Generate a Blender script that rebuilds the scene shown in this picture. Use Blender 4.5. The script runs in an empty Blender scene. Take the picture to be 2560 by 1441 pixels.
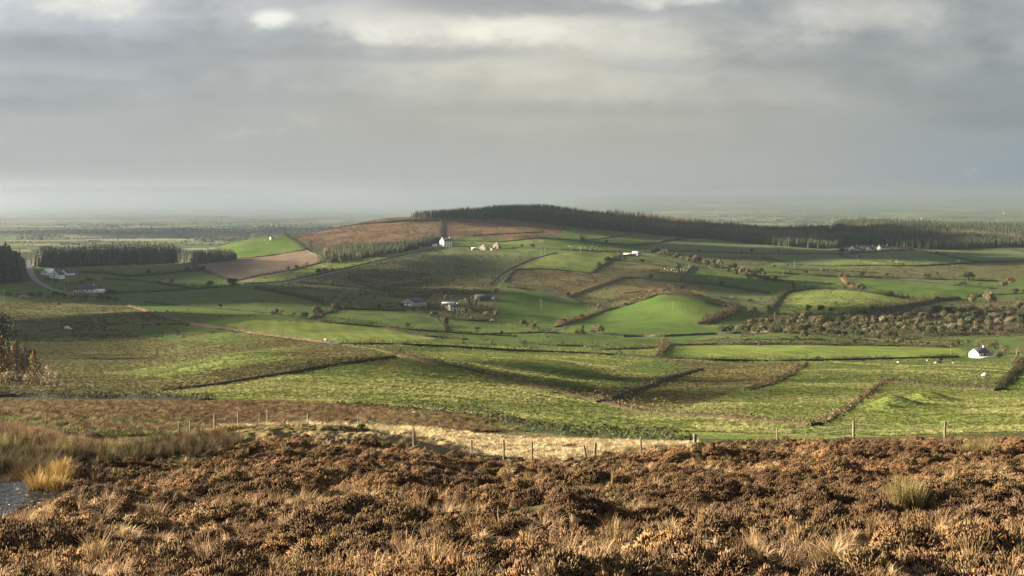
import bpy, math, random
import numpy as np
from mathutils import Vector
random.seed(7)
RS = np.random.default_rng(11)
F = 3517.0            # focal length in photo pixels (2560 wide)
HZ = 500.0            # eye level row
EXPO = 2.4
SC = bpy.context.scene
COL = SC.collection
R = math.radians

# ------------------------------------------------------------------ noise
_T = np.random.default_rng(3).random((256, 256))
def vnoise(x, y, s=0):
    x = np.asarray(x, float) + 37.3 * s; y = np.asarray(y, float) + 91.7 * s
    xi = np.floor(x).astype(np.int64); yi = np.floor(y).astype(np.int64)
    fx = x - xi; fy = y - yi
    fx = fx * fx * (3 - 2 * fx); fy = fy * fy * (3 - 2 * fy)
    a = _T[xi & 255, yi & 255]; b = _T[(xi + 1) & 255, yi & 255]
    c = _T[xi & 255, (yi + 1) & 255]; d = _T[(xi + 1) & 255, (yi + 1) & 255]
    return (a * (1 - fx) + b * fx) * (1 - fy) + (c * (1 - fx) + d * fx) * fy
def fbm(x, y, s=0, o=4):
    r = 0; a = .5
    for k in range(o):
        r = r + a * vnoise(x * 2 ** k, y * 2 ** k, s + k); a *= .5
    return r / (1 - .5 ** o)

# ------------------------------------------------------------------ terrain heights
YK = np.array([4, 16, 30, 50, 75, 100, 130, 160, 200, 250, 320, 400, 500, 620, 760, 900, 1050, 1200, 1400, 1600, 1800, 2000, 2200, 2350, 2500, 3000, 4000, 6000, 9000, 14000, 22000], float)
FARL = [625, 594, 561, 539, 522, 514]
FARR = [610, 588, 552, 520, 488, 492]
N4 = 500 + F * (1.75 + .16 * 4) / 4
PROF = {
 0:    [N4, 1441, 1262, 1128, 1072, 1044, 1024, 1012, 1003, 985, 962, 930, 882, 837, 792, 757, 710, 690, 672, 668, 665, 662, 660, 655, 648] + FARL,
 320:  [N4, 1441, 1265, 1182, 1128, 1084, 1050, 1026, 1008, 985, 960, 930, 885, 840, 795, 762, 730, 700, 668, 664, 664, 662, 660, 655, 648] + FARL,
 640:  [N4, 1441, 1262, 1165, 1104, 1084, 1052, 1026, 1003, 975, 935, 895, 858, 825, 795, 765, 730, 702, 668, 638, 604, 612, 640, 645, 648] + FARL,
 960:  [N4, 1441, 1262, 1168, 1108, 1090, 1062, 1038, 1014, 980, 935, 893, 862, 840, 815, 787, 752, 716, 665, 618, 581, 556, 551, 560, 578] + FARL,
 1280: [N4, 1441, 1268, 1192, 1156, 1125, 1096, 1070, 1040, 1003, 955, 912, 882, 862, 838, 812, 775, 730, 668, 622, 585, 552, 530, 525, 542] + [618, 594, 558, 534, 514, 508],
 1600: [N4, 1441, 1268, 1186, 1138, 1122, 1106, 1088, 1062, 1030, 985, 940, 900, 872, 850, 828, 795, 750, 688, 642, 608, 577, 552, 542, 558] + FARR,
 1920: [N4, 1441, 1268, 1182, 1126, 1118, 1109, 1090, 1058, 1020, 975, 937, 905, 878, 855, 832, 800, 757, 700, 656, 622, 595, 577, 571, 578] + FARR,
 2240: [N4, 1441, 1268, 1182, 1122, 1114, 1103, 1082, 1048, 1012, 970, 935, 907, 884, 859, 835, 803, 762, 708, 662, 627, 596, 570, 556, 562] + FARR,
 2560: [N4, 1441, 1266, 1176, 1110, 1106, 1096, 1072, 1040, 1008, 972, 942, 917, 893, 866, 842, 808, 765, 710, 665, 630, 604, 581, 571, 575] + FARR,
}
PROF[-2600] = PROF[0]; PROF[-400] = PROF[0]; PROF[2960] = PROF[2560]; PROF[5200] = PROF[2560]

def hermite(xk, yk, x):
    """smooth interpolation with finite-difference tangents along axis 0"""
    xk = np.asarray(xk, float); yk = np.asarray(yk, float)
    d = np.diff(yk, axis=0) / np.diff(xk).reshape(-1, *([1] * (yk.ndim - 1)))
    m = np.empty_like(yk); m[0] = d[0]; m[-1] = d[-1]
    m[1:-1] = np.where(d[1:] * d[:-1] > 0, 2 * d[1:] * d[:-1] / (d[1:] + d[:-1] + 1e-12 * np.sign(d[1:] + d[:-1] + 1e-30)), 0)
    i = np.clip(np.searchsorted(xk, x) - 1, 0, len(xk) - 2)
    h = (xk[i + 1] - xk[i]); t = (x - xk[i]) / h
    sh = (-1,) + (1,) * (yk.ndim - 1)
    t = t.reshape(sh); h = h.reshape(sh)
    return (yk[i] * (2 * t**3 - 3 * t**2 + 1) + m[i] * h * (t**3 - 2 * t**2 + t) + yk[i + 1] * (-2 * t**3 + 3 * t**2) + m[i + 1] * h * (t**3 - t**2))

PXK = np.array(sorted(PROF)); PYT = np.array([PROF[k] for k in PXK], float)
LG = np.linspace(math.log(4), math.log(22000), 1600)
GPX = np.arange(-2600, 5201, 20.0)
_tab = hermite(np.log(YK), PYT.T, LG)                 # (logY, cols)
_tab = hermite(PXK, _tab.T, GPX)                      # (px, logY)
ZT = -(_tab - HZ) * np.exp(LG)[None, :] / F
def base_h(X, Y):
    X = np.asarray(X, float); Y = np.maximum(np.asarray(Y, float), 4.01)
    px = 1280 + F * X / Y
    a = np.clip((px - GPX[0]) / 20.0, 0, len(GPX) - 1.001); b = np.clip((np.log(Y) - LG[0]) / (LG[1] - LG[0]), 0, len(LG) - 1.001)
    i = a.astype(int); j = b.astype(int); fa = a - i; fb = b - j
    return (ZT[i, j] * (1 - fa) + ZT[i + 1, j] * fa) * (1 - fb) + (ZT[i, j + 1] * (1 - fa) + ZT[i + 1, j + 1] * fa) * fb
KNOLLS = []           # (X, Y, rx, ry, h)
def sstep(a, b, x):
    t = np.clip((x - a) / (b - a), 0, 1); return t * t * (3 - 2 * t)
def H(X, Y):
    X = np.asarray(X, float); Y = np.asarray(Y, float)
    z = base_h(X, Y)
    for (kx, ky, rx, ry, h) in KNOLLS:
        z = z + h * np.exp(-((X - kx) / rx) ** 2 - ((Y - ky) / ry) ** 2)
    near = 1 - sstep(56, 78, Y)
    z = z + near * (.75 * (fbm(X / 5 + .02 * Y, Y / 3.2, 5) - .5) + .85 * (fbm(X / 1.7, Y / 1.1, 9, 3) - .5))
    mid = sstep(120, 260, Y) * (1 - sstep(2300, 3200, Y))
    z = z + mid * (np.minimum(Y / 400, 1.6) * 4.0 * (fbm(X / 85, Y / 120, 21, 3) - .5) + 1.0 * (fbm(X / 14, Y / 16, 23, 2) - .5))
    # the pool at the lower left
    w = np.exp(-((X + 12.7) / 2.8) ** 4 - ((Y - 30.6) / 3.6) ** 4)
    z = z * (1 - w) + w * (-7.25)
    return z
ZONE = {'near': 13.0, 'fence': 50.0, 'mid': 125.0, 'hill': 700.0, 'far': 2900.0}
def P(px, py, zone='mid'):
    """point where the sight line through a photo pixel first meets the ground of a zone"""
    Ys = np.exp(np.linspace(math.log(ZONE[zone]), math.log(21000), 1500))
    X = Ys * (px - 1280) / F
    g = HZ - F * H(X, Ys) / Ys
    k = np.nonzero(g <= py)[0]
    i = int(k[0]) if len(k) else int(np.argmin(g))
    if i > 0 and len(k):
        t = (g[i - 1] - py) / (g[i - 1] - g[i] + 1e-9); Y = Ys[i - 1] + t * (Ys[i] - Ys[i - 1])
    else: Y = Ys[i]
    X = Y * (px - 1280) / F
    return Vector((X, Y, float(H(X, Y))))
def at(X, Y): return Vector((X, Y, float(H(X, Y))))

def knoll(px, py, rx, ry, h, zone='mid'):
    p = P(px, py, zone); KNOLLS.append((p.x, p.y, rx, ry, h))
for k in [(1690, 778, 44, 95, 15), (2100, 752, 60, 90, 6), (1420, 642, 45, 80, 6), (660, 606, 55, 90, 5), (760, 818, 60, 60, 4.5),
          (1420, 852, 40, 45, 4), (1980, 846, 35, 45, 4), (1290, 750, 34, 60, 3.5), (1180, 838, 40, 30, 3.0),
          (1000, 930, 26, 50, 3.2), (620, 915, 30, 40, 3), (2300, 735, 60, 70, 5), (1330, 915, 24, 40, 2.2)]:
    knoll(*k)
for k in [(2232, 1014, 3.6, 6, 1.8), (2318, 1003, 3.8, 6, 1.9), (2206, 1022, 2.6, 4, 1.0)]:
    knoll(*k)
KNOLLS += [(-9.5, 62, 7, 9, 1.0), (14, 66, 9, 12, .5)]

# ------------------------------------------------------------------ mesh helpers
class MB:
    def __init__(s): s.v = []; s.f = []; s.c = []; s.n = 0
    def add(s, V, Fc, c=None):
        V = np.asarray(V, float).reshape(-1, 3); Fc = np.asarray(Fc, np.int64)
        s.v.append(V); s.f.append(Fc + s.n); s.n += len(V)
        if c is None: c = np.ones((len(V), 3)) * .5
        c = np.asarray(c, float)
        if c.ndim == 1: c = np.tile(c, (len(V), 1))
        s.c.append(c)
    def mesh(s, name, mats, smooth=False, colors=True, mi=None):
        me = bpy.data.meshes.new(name)
        V = np.concatenate(s.v); me.vertices.add(len(V)); me.vertices.foreach_set('co', V.ravel())
        loops = np.concatenate([f.ravel() for f in s.f]); tot = np.concatenate([np.full(len(f), f.shape[1]) for f in s.f])
        st = np.concatenate([[0], np.cumsum(tot)[:-1]])
        me.loops.add(len(loops)); me.loops.foreach_set('vertex_index', loops.astype(np.int32))
        me.polygons.add(len(tot)); me.polygons.foreach_set('loop_start', st.astype(np.int32)); me.polygons.foreach_set('loop_total', tot.astype(np.int32))
        if smooth: me.polygons.foreach_set('use_smooth', np.ones(len(tot), bool))
        if colors:
            C = np.concatenate(s.c); a = me.color_attributes.new('Col', 'FLOAT_COLOR', 'POINT')
            a.data.foreach_set('color', np.concatenate([C, np.ones((len(C), 1))], 1).ravel())
        for m in (mats if isinstance(mats, (list, tuple)) else [mats]): me.materials.append(m)
        if mi is not None: me.polygons.foreach_set('material_index', np.concatenate(mi).astype(np.int32))
        me.update(); me.validate(); return me
def link(name, me, parent=None, loc=None, rz=0.0, sc=None):
    o = bpy.data.objects.new(name, me); COL.objects.link(o)
    if parent is not None: o.parent = parent
    if loc is not None: o.location = loc
    o.rotation_euler = (0, 0, rz)
    if sc is not None: o.scale = sc
    return o
def tag(o, label=None, cat=None, group=None, kind=None):
    if label: o['label'] = label
    if cat: o['category'] = cat
    if group: o['group'] = group
    if kind: o['kind'] = kind
    return o
def empty(name, loc, rz=0.0, label=None, cat=None, group=None):
    o = bpy.data.objects.new(name, None); COL.objects.link(o); o.location = loc; o.rotation_euler = (0, 0, rz); o.empty_display_size = .5
    return tag(o, label, cat, group)
def copy_tree(o, loc, rz=None, sc=None):
    c = o.copy(); COL.objects.link(c); c.location = loc
    if rz is not None: c.rotation_euler = (0, 0, rz)
    if sc is not None: c.scale = sc
    for ch in list(o.children):
        d = ch.copy(); COL.objects.link(d); d.parent = c
        for g in list(ch.children):
            e = g.copy(); COL.objects.link(e); e.parent = d
    return c
def box(mb, c, s, rz=0.0, col=None):
    c = np.array(c, float); h = np.array(s, float) / 2
    V = np.array([[x, y, z] for x in (-1, 1) for y in (-1, 1) for z in (-1, 1)], float) * h
    if rz:
        q, w = math.cos(rz), math.sin(rz); V = np.stack([V[:, 0] * q - V[:, 1] * w, V[:, 0] * w + V[:, 1] * q, V[:, 2]], 1)
    mb.add(V + c, [[0, 1, 3, 2], [4, 6, 7, 5], [0, 4, 5, 1], [2, 3, 7, 6], [0, 2, 6, 4], [1, 5, 7, 3]], col)
def tube(mb, pts, rad, n=6, col=None):
    pts = np.asarray(pts, float); k = len(pts); rad = np.broadcast_to(rad, k)
    V = []
    for i in range(k):
        d = pts[min(i + 1, k - 1)] - pts[max(i - 1, 0)]; d = d / (np.linalg.norm(d) + 1e-9)
        a = np.cross(d, [0.31, .2, .93]) if abs(d[2]) < .9 else np.cross(d, [1, .1, 0]); a /= np.linalg.norm(a); b = np.cross(d, a)
        t = np.arange(n) * 2 * math.pi / n
        V.append(pts[i] + rad[i] * (np.cos(t)[:, None] * a + np.sin(t)[:, None] * b))
    V = np.concatenate(V); Q = []
    for i in range(k - 1):
        for j in range(n): Q.append([i * n + j, i * n + (j + 1) % n, (i + 1) * n + (j + 1) % n, (i + 1) * n + j])
    mb.add(V, Q, col)
    mb.add(V[-n:], [list(range(n))], col); mb.add(V[:n], [list(range(n))[::-1]], col)
def leaf_quads(mb, C, size, col, rng=RS, out=None, aspect=.6, loose=.42):
    """leaf-sized faces; out = outward direction of the crown or hedge surface they sit on"""
    C = np.asarray(C, float); n = len(C)
    w = rng.normal(size=(n, 3))
    if out is not None: w = w * loose + np.asarray(out, float) / (np.linalg.norm(out, axis=1, keepdims=True) + 1e-9)
    u = np.cross(w, rng.normal(size=(n, 3))); u /= np.linalg.norm(u, axis=1, keepdims=True)
    v = np.cross(w, u); v /= np.linalg.norm(v, axis=1, keepdims=True)
    s = (np.asarray(size) * rng.uniform(.6, 1.3, n))[:, None]
    a = u * s; b = v * s * aspect
    V = np.stack([C - a * .9 - b * .3, C - b * .9 + a * .1, C + a, C + b * .8 - a * .2], 1).reshape(-1, 3)
    Q = np.arange(4 * n).reshape(n, 4)
    col = np.asarray(col, float)
    if col.ndim == 2: col = np.repeat(col, 4, 0)
    mb.add(V, Q, col)

# ------------------------------------------------------------------ materials
def nd(nt, t, **k):
    n = nt.nodes.new(t)
    for a, b in k.items():
        if a in n.inputs.keys() if isinstance(a, str) else False: n.inputs[a].default_value = b
        else: setattr(n, a, b)
    return n
def newmat(name):
    m = bpy.data.materials.new(name); m.use_nodes = True; nt = m.node_tree
    b = nt.nodes['Principled BSDF']; b.inputs['Specular IOR Level'].default_value = .2
    return m, nt, b
def mathn(nt, op, a, b=None, c=None, clamp=False):
    n = nt.nodes.new('ShaderNodeMath'); n.operation = op; n.use_clamp = clamp
    for i, v in enumerate((a, b, c)):
        if v is None: continue
        if isinstance(v, (int, float)): n.inputs[i].default_value = v
        else: nt.links.new(v, n.inputs[i])
    return n.outputs[0]
def mixc(nt, f, a, b, mode='MIX'):
    n = nt.nodes.new('ShaderNodeMix'); n.data_type = 'RGBA'; n.blend_type = mode
    for s, v in ((n.inputs[0], f), (n.inputs[6], a), (n.inputs[7], b)):
        if isinstance(v, (int, float)): s.default_value = v
        elif isinstance(v, (tuple, list)): s.default_value = (*v, 1) if len(v) == 3 else v
        else: nt.links.new(v, s)
    return n.outputs[2]
def noise(nt, vec, scale, detail=3, rough=.55, dist=0):
    n = nt.nodes.new('ShaderNodeTexNoise'); n.inputs['Scale'].default_value = scale; n.inputs['Detail'].default_value = detail
    n.inputs['Roughness'].default_value = rough; n.inputs['Distortion'].default_value = dist
    if vec is not None: nt.links.new(vec, n.inputs['Vector'])
    return n.outputs['Fac']
def ramp(nt, f, lo, hi):
    n = nt.nodes.new('ShaderNodeMapRange'); n.interpolation_type = 'SMOOTHSTEP'
    n.inputs[1].default_value = lo; n.inputs[2].default_value = hi; nt.links.new(f, n.inputs[0]); return n.outputs[0]
def simple_mat(name, c, var=.25, scale=2.0, rough=.8, bump=0.0, spec=.2, metal=0):
    m, nt, b = newmat(name)
    pos = nt.nodes.new('ShaderNodeTexCoord').outputs['Object']
    f = noise(nt, pos, scale, 4)
    col = mixc(nt, ramp(nt, f, .3, .7), tuple(x * (1 - var) for x in c), tuple(min(1, x * (1 + var)) for x in c))
    nt.links.new(col, b.inputs['Base Color']); b.inputs['Roughness'].default_value = rough; b.inputs['Specular IOR Level'].default_value = spec
    b.inputs['Metallic'].default_value = metal
    if bump:
        bp = nt.nodes.new('ShaderNodeBump'); bp.inputs['Strength'].default_value = bump; bp.inputs['Distance'].default_value = .05
        nt.links.new(noise(nt, pos, scale * 6, 3), bp.inputs['Height']); nt.links.new(bp.outputs[0], b.inputs['Normal'])
    return m
def foliage_mat(name, trans=.25, vary=.35):
    """leaf colour comes from the plant's own colour attribute; every instance varies a little"""
    m, nt, b = newmat(name)
    at_ = nt.nodes.new('ShaderNodeAttribute'); at_.attribute_name = 'Col'
    oi = nt.nodes.new('ShaderNodeObjectInfo')
    hs = nt.nodes.new('ShaderNodeHueSaturation'); nt.links.new(at_.outputs['Color'], hs.inputs['Color'])
    nt.links.new(mathn(nt, 'MULTIPLY_ADD', oi.outputs['Random'], vary, 1 - vary / 2), hs.inputs['Value'])
    nt.links.new(mathn(nt, 'MULTIPLY_ADD', oi.outputs['Random'], .012, .490), hs.inputs['Hue'])
    nt.links.new(hs.outputs[0], b.inputs['Base Color']); b.inputs['Roughness'].default_value = .75; b.inputs['Specular IOR Level'].default_value = .15
    t = nt.nodes.new('ShaderNodeBsdfTranslucent'); nt.links.new(hs.outputs[0], t.inputs['Color'])
    mx = nt.nodes.new('ShaderNodeMixShader'); mx.inputs[0].default_value = trans
    out = nt.nodes['Material Output']; nt.links.new(b.outputs[0], mx.inputs[1]); nt.links.new(t.outputs[0], mx.inputs[2]); nt.links.new(mx.outputs[0], out.inputs['Surface'])
    return m
M_leaf = foliage_mat('leaf'); M_bark = simple_mat('bark', (.075, .06, .045), .35, 3, .9, .4)
M_heath = foliage_mat('heather', .2, .5)
# ------------------------------------------------------------------ fields: polygon in photo pixels -> colour pair, tussock amount, patch scale
TY = {  # colour a, colour b, tussock
 'past':  ((.045, .094, .020), (.088, .112, .032), .44),
 'lush':  ((.046, .108, .016), (.086, .124, .026), .38),
 'pastY': ((.172, .198, .050), (.092, .142, .032), .64),
 'striped': ((.165, .195, .044), (.115, .160, .034), .36),
 'rough': ((.088, .078, .036), (.092, .108, .036), .9),
 'moor':  ((.085, .085, .042), (.105, .112, .048), 1.0),
 'dark':  ((.075, .088, .040), (.090, .112, .042), .5),
 'rust':  ((.150, .085, .050), (.100, .095, .040), 1.0),
 'bracken': ((.180, .098, .064), (.095, .062, .046), 1.0),
 'straw': ((.230, .170, .090), (.150, .120, .060), .9),
 'plough': ((.200, .140, .105), (.150, .115, .080), .35),
 'brownmoor': ((.150, .095, .045), (.085, .075, .030), 1.0),
 'heath': ((.032, .022, .014), (.050, .034, .018), .6),  # shadow between heather clumps is darkened into the ground colour
 'grey': ((.105, .130, .060), (.090, .120, .050), .3),
 'forest': ((.030, .032, .018), (.045, .040, .022), .4),
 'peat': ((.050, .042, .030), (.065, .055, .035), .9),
 'rushes': ((.110, .085, .036), (.060, .065, .025), .9),
 'bank': ((.045, .055, .022), (.065, .065, .025), .6),
}
FIELDS = [
 ('past', [(-500, 1100), (3100, 1100), (3100, 560), (-500, 560)]),
 ('grey', [(1690, 560), (2700, 560), (2700, 700), (1900, 690), (1600, 640)]),
 ('past', [(1700, 640), (1920, 690), (2060, 730), (2560, 740), (2560, 690), (1900, 660)]),
 ('rough', [(2280, 668), (2600, 655), (2600, 700), (2300, 700), (1990, 690), (1990, 672)]),
 ('forest', [(-60, 712), (70, 708), (80, 668), (320, 662), (450, 656), (560, 668), (572, 655), (430, 600), (-60, 600)]),
 ('forest', [(770, 660), (840, 655), (1000, 632), (1090, 606), (1080, 585), (770, 600)]),
 ('forest', [(1030, 545), (1260, 542), (1440, 563), (1600, 580), (1750, 592), (1920, 612), (2090, 622), (2140, 632), (2300, 626), (2560, 620), (2700, 618), (2700, 540), (1030, 500)]),
 ('bracken', [(735, 592), (800, 570), (900, 548), (1020, 535), (1280, 538), (1440, 564), (1400, 585), (1290, 600), (1190, 590), (1090, 600), (960, 606), (780, 612)]),
 ('lush', [(560, 626), (690, 590), (730, 600), (765, 626), (585, 646)]),
 ('plough', [(492, 664), (590, 646), (760, 626), (822, 650), (710, 685), (610, 706), (540, 690)]),
 ('pastY', [(610, 708), (700, 690), (830, 650), (920, 640), (1050, 618), (1110, 612), (1110, 618), (990, 642), (715, 706)]),
 ('moor', [(715, 708), (990, 645), (1090, 622), (1300, 632), (1350, 640), (1240, 706), (1225, 735), (1130, 745), (975, 730), (890, 720), (800, 712)]),
 ('dark', [(1000, 648), (1090, 622), (1300, 630), (1345, 640), (1280, 668), (1160, 664)]),
 ('dark', [(650, 722), (745, 708), (890, 722), (975, 732), (1020, 745), (1015, 778), (870, 772), (795, 757), (700, 735)]),
 ('moor', [(980, 735), (1130, 740), (1235, 735), (1240, 800), (1100, 795), (1010, 775)]),
 ('pastY', [(1290, 672), (1392, 634), (1430, 628), (1550, 632), (1482, 684), (1400, 676)]),
 ('rust', [(1275, 678), (1330, 674), (1480, 684), (1545, 696), (1500, 714), (1415, 742), (1350, 730), (1268, 718)]),
 ('rough', [(1270, 700), (1330, 700), (1400, 742), (1268, 720)]),
 ('moor', [(1420, 744), (1505, 714), (1550, 697), (1655, 704), (1640, 740), (1512, 774)]),
 ('rust', [(1540, 725), (1600, 706), (1780, 714), (1760, 740), (1640, 738), (1560, 740)]),
 ('dark', [(1760, 740), (1780, 712), (1930, 738), (1950, 770), (1840, 775), (1720, 744)]),
 ('rough', [(1488, 684), (1560, 636), (1720, 668), (1700, 702), (1655, 702), (1550, 694)]),
 ('rust', [(1560, 690), (1600, 665), (1660, 672), (1650, 700)]),
 ('past', [(1704, 702), (1732, 668), (1830, 690), (1985, 724), (1920, 734), (1780, 710)]),
 ('lush', [(1250, 750), (1275, 728), (1355, 730), (1415, 745), (1512, 776), (1455, 797), (1392, 818), (1330, 822), (1250, 805)]),
 ('lush', [(1400, 830), (1455, 797), (1505, 780), (1642, 738), (1720, 744), (1842, 777), (1757, 812), (1720, 842), (1600, 843), (1455, 834)]),
 ('pastY', [(1930, 784), (1985, 730), (2032, 722), (2145, 728), (2295, 752), (2330, 768), (2170, 782), (2095, 787)]),
 ('striped', [(2030, 720), (2100, 708), (2132, 727), (2040, 723)]),
 ('lush', [(2135, 712), (2180, 705), (2320, 716), (2500, 726), (2440, 752), (2330, 762), (2150, 728)]),
 ('moor', [(1850, 845), (1860, 800), (1930, 786), (2095, 789), (2395, 752), (2700, 740), (2700, 842), (2400, 842), (1920, 834)]),
 ('rough', [(1735, 664), (1700, 645), (1900, 642), (1950, 655), (1905, 664)]),
 ('pastY', [(2085, 655), (2200, 650), (2300, 655), (2290, 663), (2075, 666)]),
 ('rough', [(2110, 670), (2290, 668), (2300, 690), (2200, 692), (2110, 688)]),
 ('rough', [(1700, 858), (1790, 846), (1960, 850), (2100, 848), (2400, 850), (2400, 866), (2145, 863)]),
 ('pastY', [(1190, 602), (1245, 606), (1345, 598), (1420, 604), (1300, 612), (1190, 610)]),
 ('rough', [(1640, 632), (1760, 640), (1740, 655), (1640, 645)]),
 ('peat', [(2150, 790), (2240, 772), (2400, 770), (2400, 790), (2200, 805)]),
 ('past', [(340, 745), (560, 720), (640, 722), (800, 757), (850, 772), (780, 800), (640, 780), (375, 762)]),
 ('past', [(375, 766), (640, 782), (802, 806), (960, 822), (840, 858), (640, 832), (475, 810)]),
 ('striped', [(560, 812), (640, 800), (800, 806), (960, 822), (1100, 846), (900, 862), (752, 848), (640, 832)]),
 ('striped', [(835, 852), (990, 850), (1280, 868), (1480, 874), (1650, 872), (1640, 894), (1480, 885), (1280, 877), (990, 862), (860, 860)]),
 ('striped', [(1640, 894), (1672, 866), (1920, 862), (2145, 865), (2395, 869), (2420, 884), (2395, 894), (2170, 899), (1920, 905)]),
 ('rough', [(-500, 760), (180, 752), (322, 765), (375, 780), (475, 810), (640, 835), (752, 848), (852, 862), (985, 894), (640, 946), (415, 980), (160, 1000), (-500, 1000)]),
 ('pastY', [(440, 912), (600, 880), (700, 868), (780, 868), (700, 885), (560, 905)]),
 ('pastY', [(260, 935), (500, 900), (640, 890), (760, 892), (640, 912), (420, 945)]),
 ('past', [(250, 815), (480, 812), (700, 850), (600, 862), (380, 850)]),
 ('past', [(860, 862), (990, 864), (1280, 880), (1480, 888), (1630, 897), (1760, 915), (1740, 926), (1620, 962), (1525, 1003), (1405, 980), (1280, 950), (1065, 902), (940, 872)]),
 ('pastY', [(1040, 880), (1200, 880), (1480, 890), (1600, 905), (1500, 925), (1300, 930), (1120, 905)]),
 ('rough', [(1290, 950), (1400, 962), (1590, 970), (1530, 1003), (1405, 978)]),
 ('rough', [(1630, 900), (1920, 908), (2010, 904), (1920, 958), (1855, 972), (1720, 1020), (1610, 1028), (1530, 1006), (1635, 962), (1752, 926)]),
 ('pastY', [(1700, 1030), (1855, 972), (1960, 962), (2205, 957), (2168, 990), (2050, 1062), (1920, 1054), (1780, 1042)]),
 ('past', [(2012, 904), (2170, 901), (2395, 897), (2600, 900), (2600, 960), (2530, 935), (2493, 977), (2295, 962), (2207, 955), (1960, 962), (1925, 957)]),
 ('pastY', [(2207, 957), (2295, 964), (2490, 980), (2700, 975), (2700, 1110), (2050, 1110), (2050, 1064), (2168, 990)]),
 ('pastY', [(440, 985), (640, 948), (815, 918), (985, 895), (1065, 903), (1165, 923), (1280, 953), (1405, 982), (1505, 1007), (1605, 1032), (1780, 1043), (1920, 1057), (2045, 1066), (2100, 1110), (1500, 1110), (1280, 1046), (1000, 1022), (700, 1004), (480, 1004)]),
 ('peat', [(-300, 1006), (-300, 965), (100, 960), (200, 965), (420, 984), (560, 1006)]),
 ('plough', [(40, 972), (110, 962), (200, 966), (150, 976)]),
]
NEARF = [
 ('brownmoor', [(-900, 1400), (-900, 1004), (160, 1004), (560, 1004), (700, 1004), (1000, 1024), (1280, 1050), (1300, 1110), (900, 1090), (640, 1088), (300, 1140)]),
 ('straw', [(560, 1090), (700, 1078), (1000, 1080), (1280, 1078), (1500, 1092), (1720, 1108), (1720, 1150), (560, 1150)]),
 ('rushes', [(-900, 1420), (-900, 1066), (200, 1066), (560, 1080), (660, 1096), (660, 1150), (200, 1240), (-200, 1420)]),
]
EDGE = np.array([(-900, 1640), (-200, 1350), (0, 1292), (60, 1262), (100, 1232), (150, 1196), (200, 1172), (300, 1156), (500, 1150), (640, 1110), (760, 1096), (900, 1100), (1000, 1124), (1100, 1150), (1250, 1168), (1350, 1168), (1500, 1158), (1600, 1138), (1750, 1124), (2000, 1114), (2200, 1112), (2560, 1096), (5200, 1090)], float)
def in_heath(px, py, Y): return (py > np.interp(px, EDGE[:, 0], EDGE[:, 1])) & (Y < 92)
def inpoly(x, y, poly):
    r = np.zeros(x.shape, bool); n = len(poly)
    for i in range(n):
        x1, y1 = poly[i]; x2, y2 = poly[(i + 1) % n]
        if y1 == y2: continue
        c = ((y1 > y) != (y2 > y)) & (x < (x2 - x1) * (y - y1) / (y2 - y1) + x1); r ^= c
    return r

gx = np.unique(np.concatenate([np.linspace(-2600, -400, 24), np.linspace(-400, -60, 24), np.arange(-60, 2621, 2.6), np.linspace(2620, 2960, 24), np.linspace(2960, 5200, 24)]))
gy = np.exp(np.linspace(math.log(4.2), math.log(21900), 980))
GX, GY = np.meshgrid(gx, gy)                       # rows: distance
WX = GY * (GX - 1280) / F
WZ = H(WX, GY)
PY = HZ - F * WZ / GY
ca = np.zeros(GX.shape + (3,)); cb = np.zeros(GX.shape + (3,)); tu = np.zeros(GX.shape)
def paint(t, m): a, b, k = TY[t]; ca[m] = a; cb[m] = b; tu[m] = k
jit = 3.0 * (fbm(GX / 14, GY / 9, 3, 2) - .5)
midm = (GY > 105) & (GY < 2900)
paint('past', np.ones(GX.shape, bool))
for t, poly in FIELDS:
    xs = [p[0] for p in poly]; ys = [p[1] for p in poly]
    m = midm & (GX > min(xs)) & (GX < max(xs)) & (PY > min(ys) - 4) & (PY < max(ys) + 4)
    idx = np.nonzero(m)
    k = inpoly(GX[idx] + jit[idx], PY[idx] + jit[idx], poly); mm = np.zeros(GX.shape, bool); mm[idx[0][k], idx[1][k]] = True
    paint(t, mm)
    if t == 'striped': q = (1 + .10 * np.sin(2 * math.pi * (WX[mm] * .93 + GY[mm] * .16) / 7))[:, None]; ca[mm] *= q; cb[mm] *= q      # mowing lines
nearm = GY <= 190
paint('heath', GY < 80)
paint('straw', (GY >= 74) & (GY < 128) & (GX > 560) & (GX < 1720))
for t, poly in NEARF: paint(t, nearm & inpoly(GX + 6 * jit, PY + 2 * jit, poly))
paint('bank', (GY > 74) & (GY < 150) & (GX >= 1720))
paint('heath', in_heath(GX, PY, GY))
# the plain: a patchwork of small fields
fm = GY > 2900
rg = np.random.default_rng(5)
ang = .35
u = (WX * math.cos(ang) + GY * math.sin(ang)) / 300; v = (-WX * math.sin(ang) + GY * math.cos(ang)) / 210
u = u + .5 * (vnoise(u / 3, v / 3, 61) - .5); v = v + .5 * (vnoise(u / 3, v / 3, 62) - .5)
best = np.full(GX.shape, 9.); sec = np.full(GX.shape, 9.); cid = np.zeros(GX.shape, np.int64)
jx = rg.random((97, 89)) * .8; jy = rg.random((97, 89)) * .8
for dx in (-1, 0, 1):
    for dy in (-1, 0, 1):
        iu = np.floor(u).astype(int) + dx; iv = np.floor(v).astype(int) + dy
        d = np.maximum(np.abs(iu + .1 + jx[iu % 97, iv % 89] - u), np.abs(iv + .1 + jy[iu % 97, iv % 89] - v))
        nb = d < best; sec = np.where(nb, best, np.minimum(sec, d)); cid = np.where(nb, (iu % 97) * 89 + iv % 89, cid); best = np.where(nb, d, best)
pal = np.array([(.09, .16, .045), (.14, .18, .05), (.06, .10, .035), (.18, .19, .08), (.10, .09, .05), (.20, .16, .10), (.08, .14, .04), (.24, .23, .10)])
pc = pal[rg.integers(0, len(pal), 97 * 89)][cid]
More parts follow.
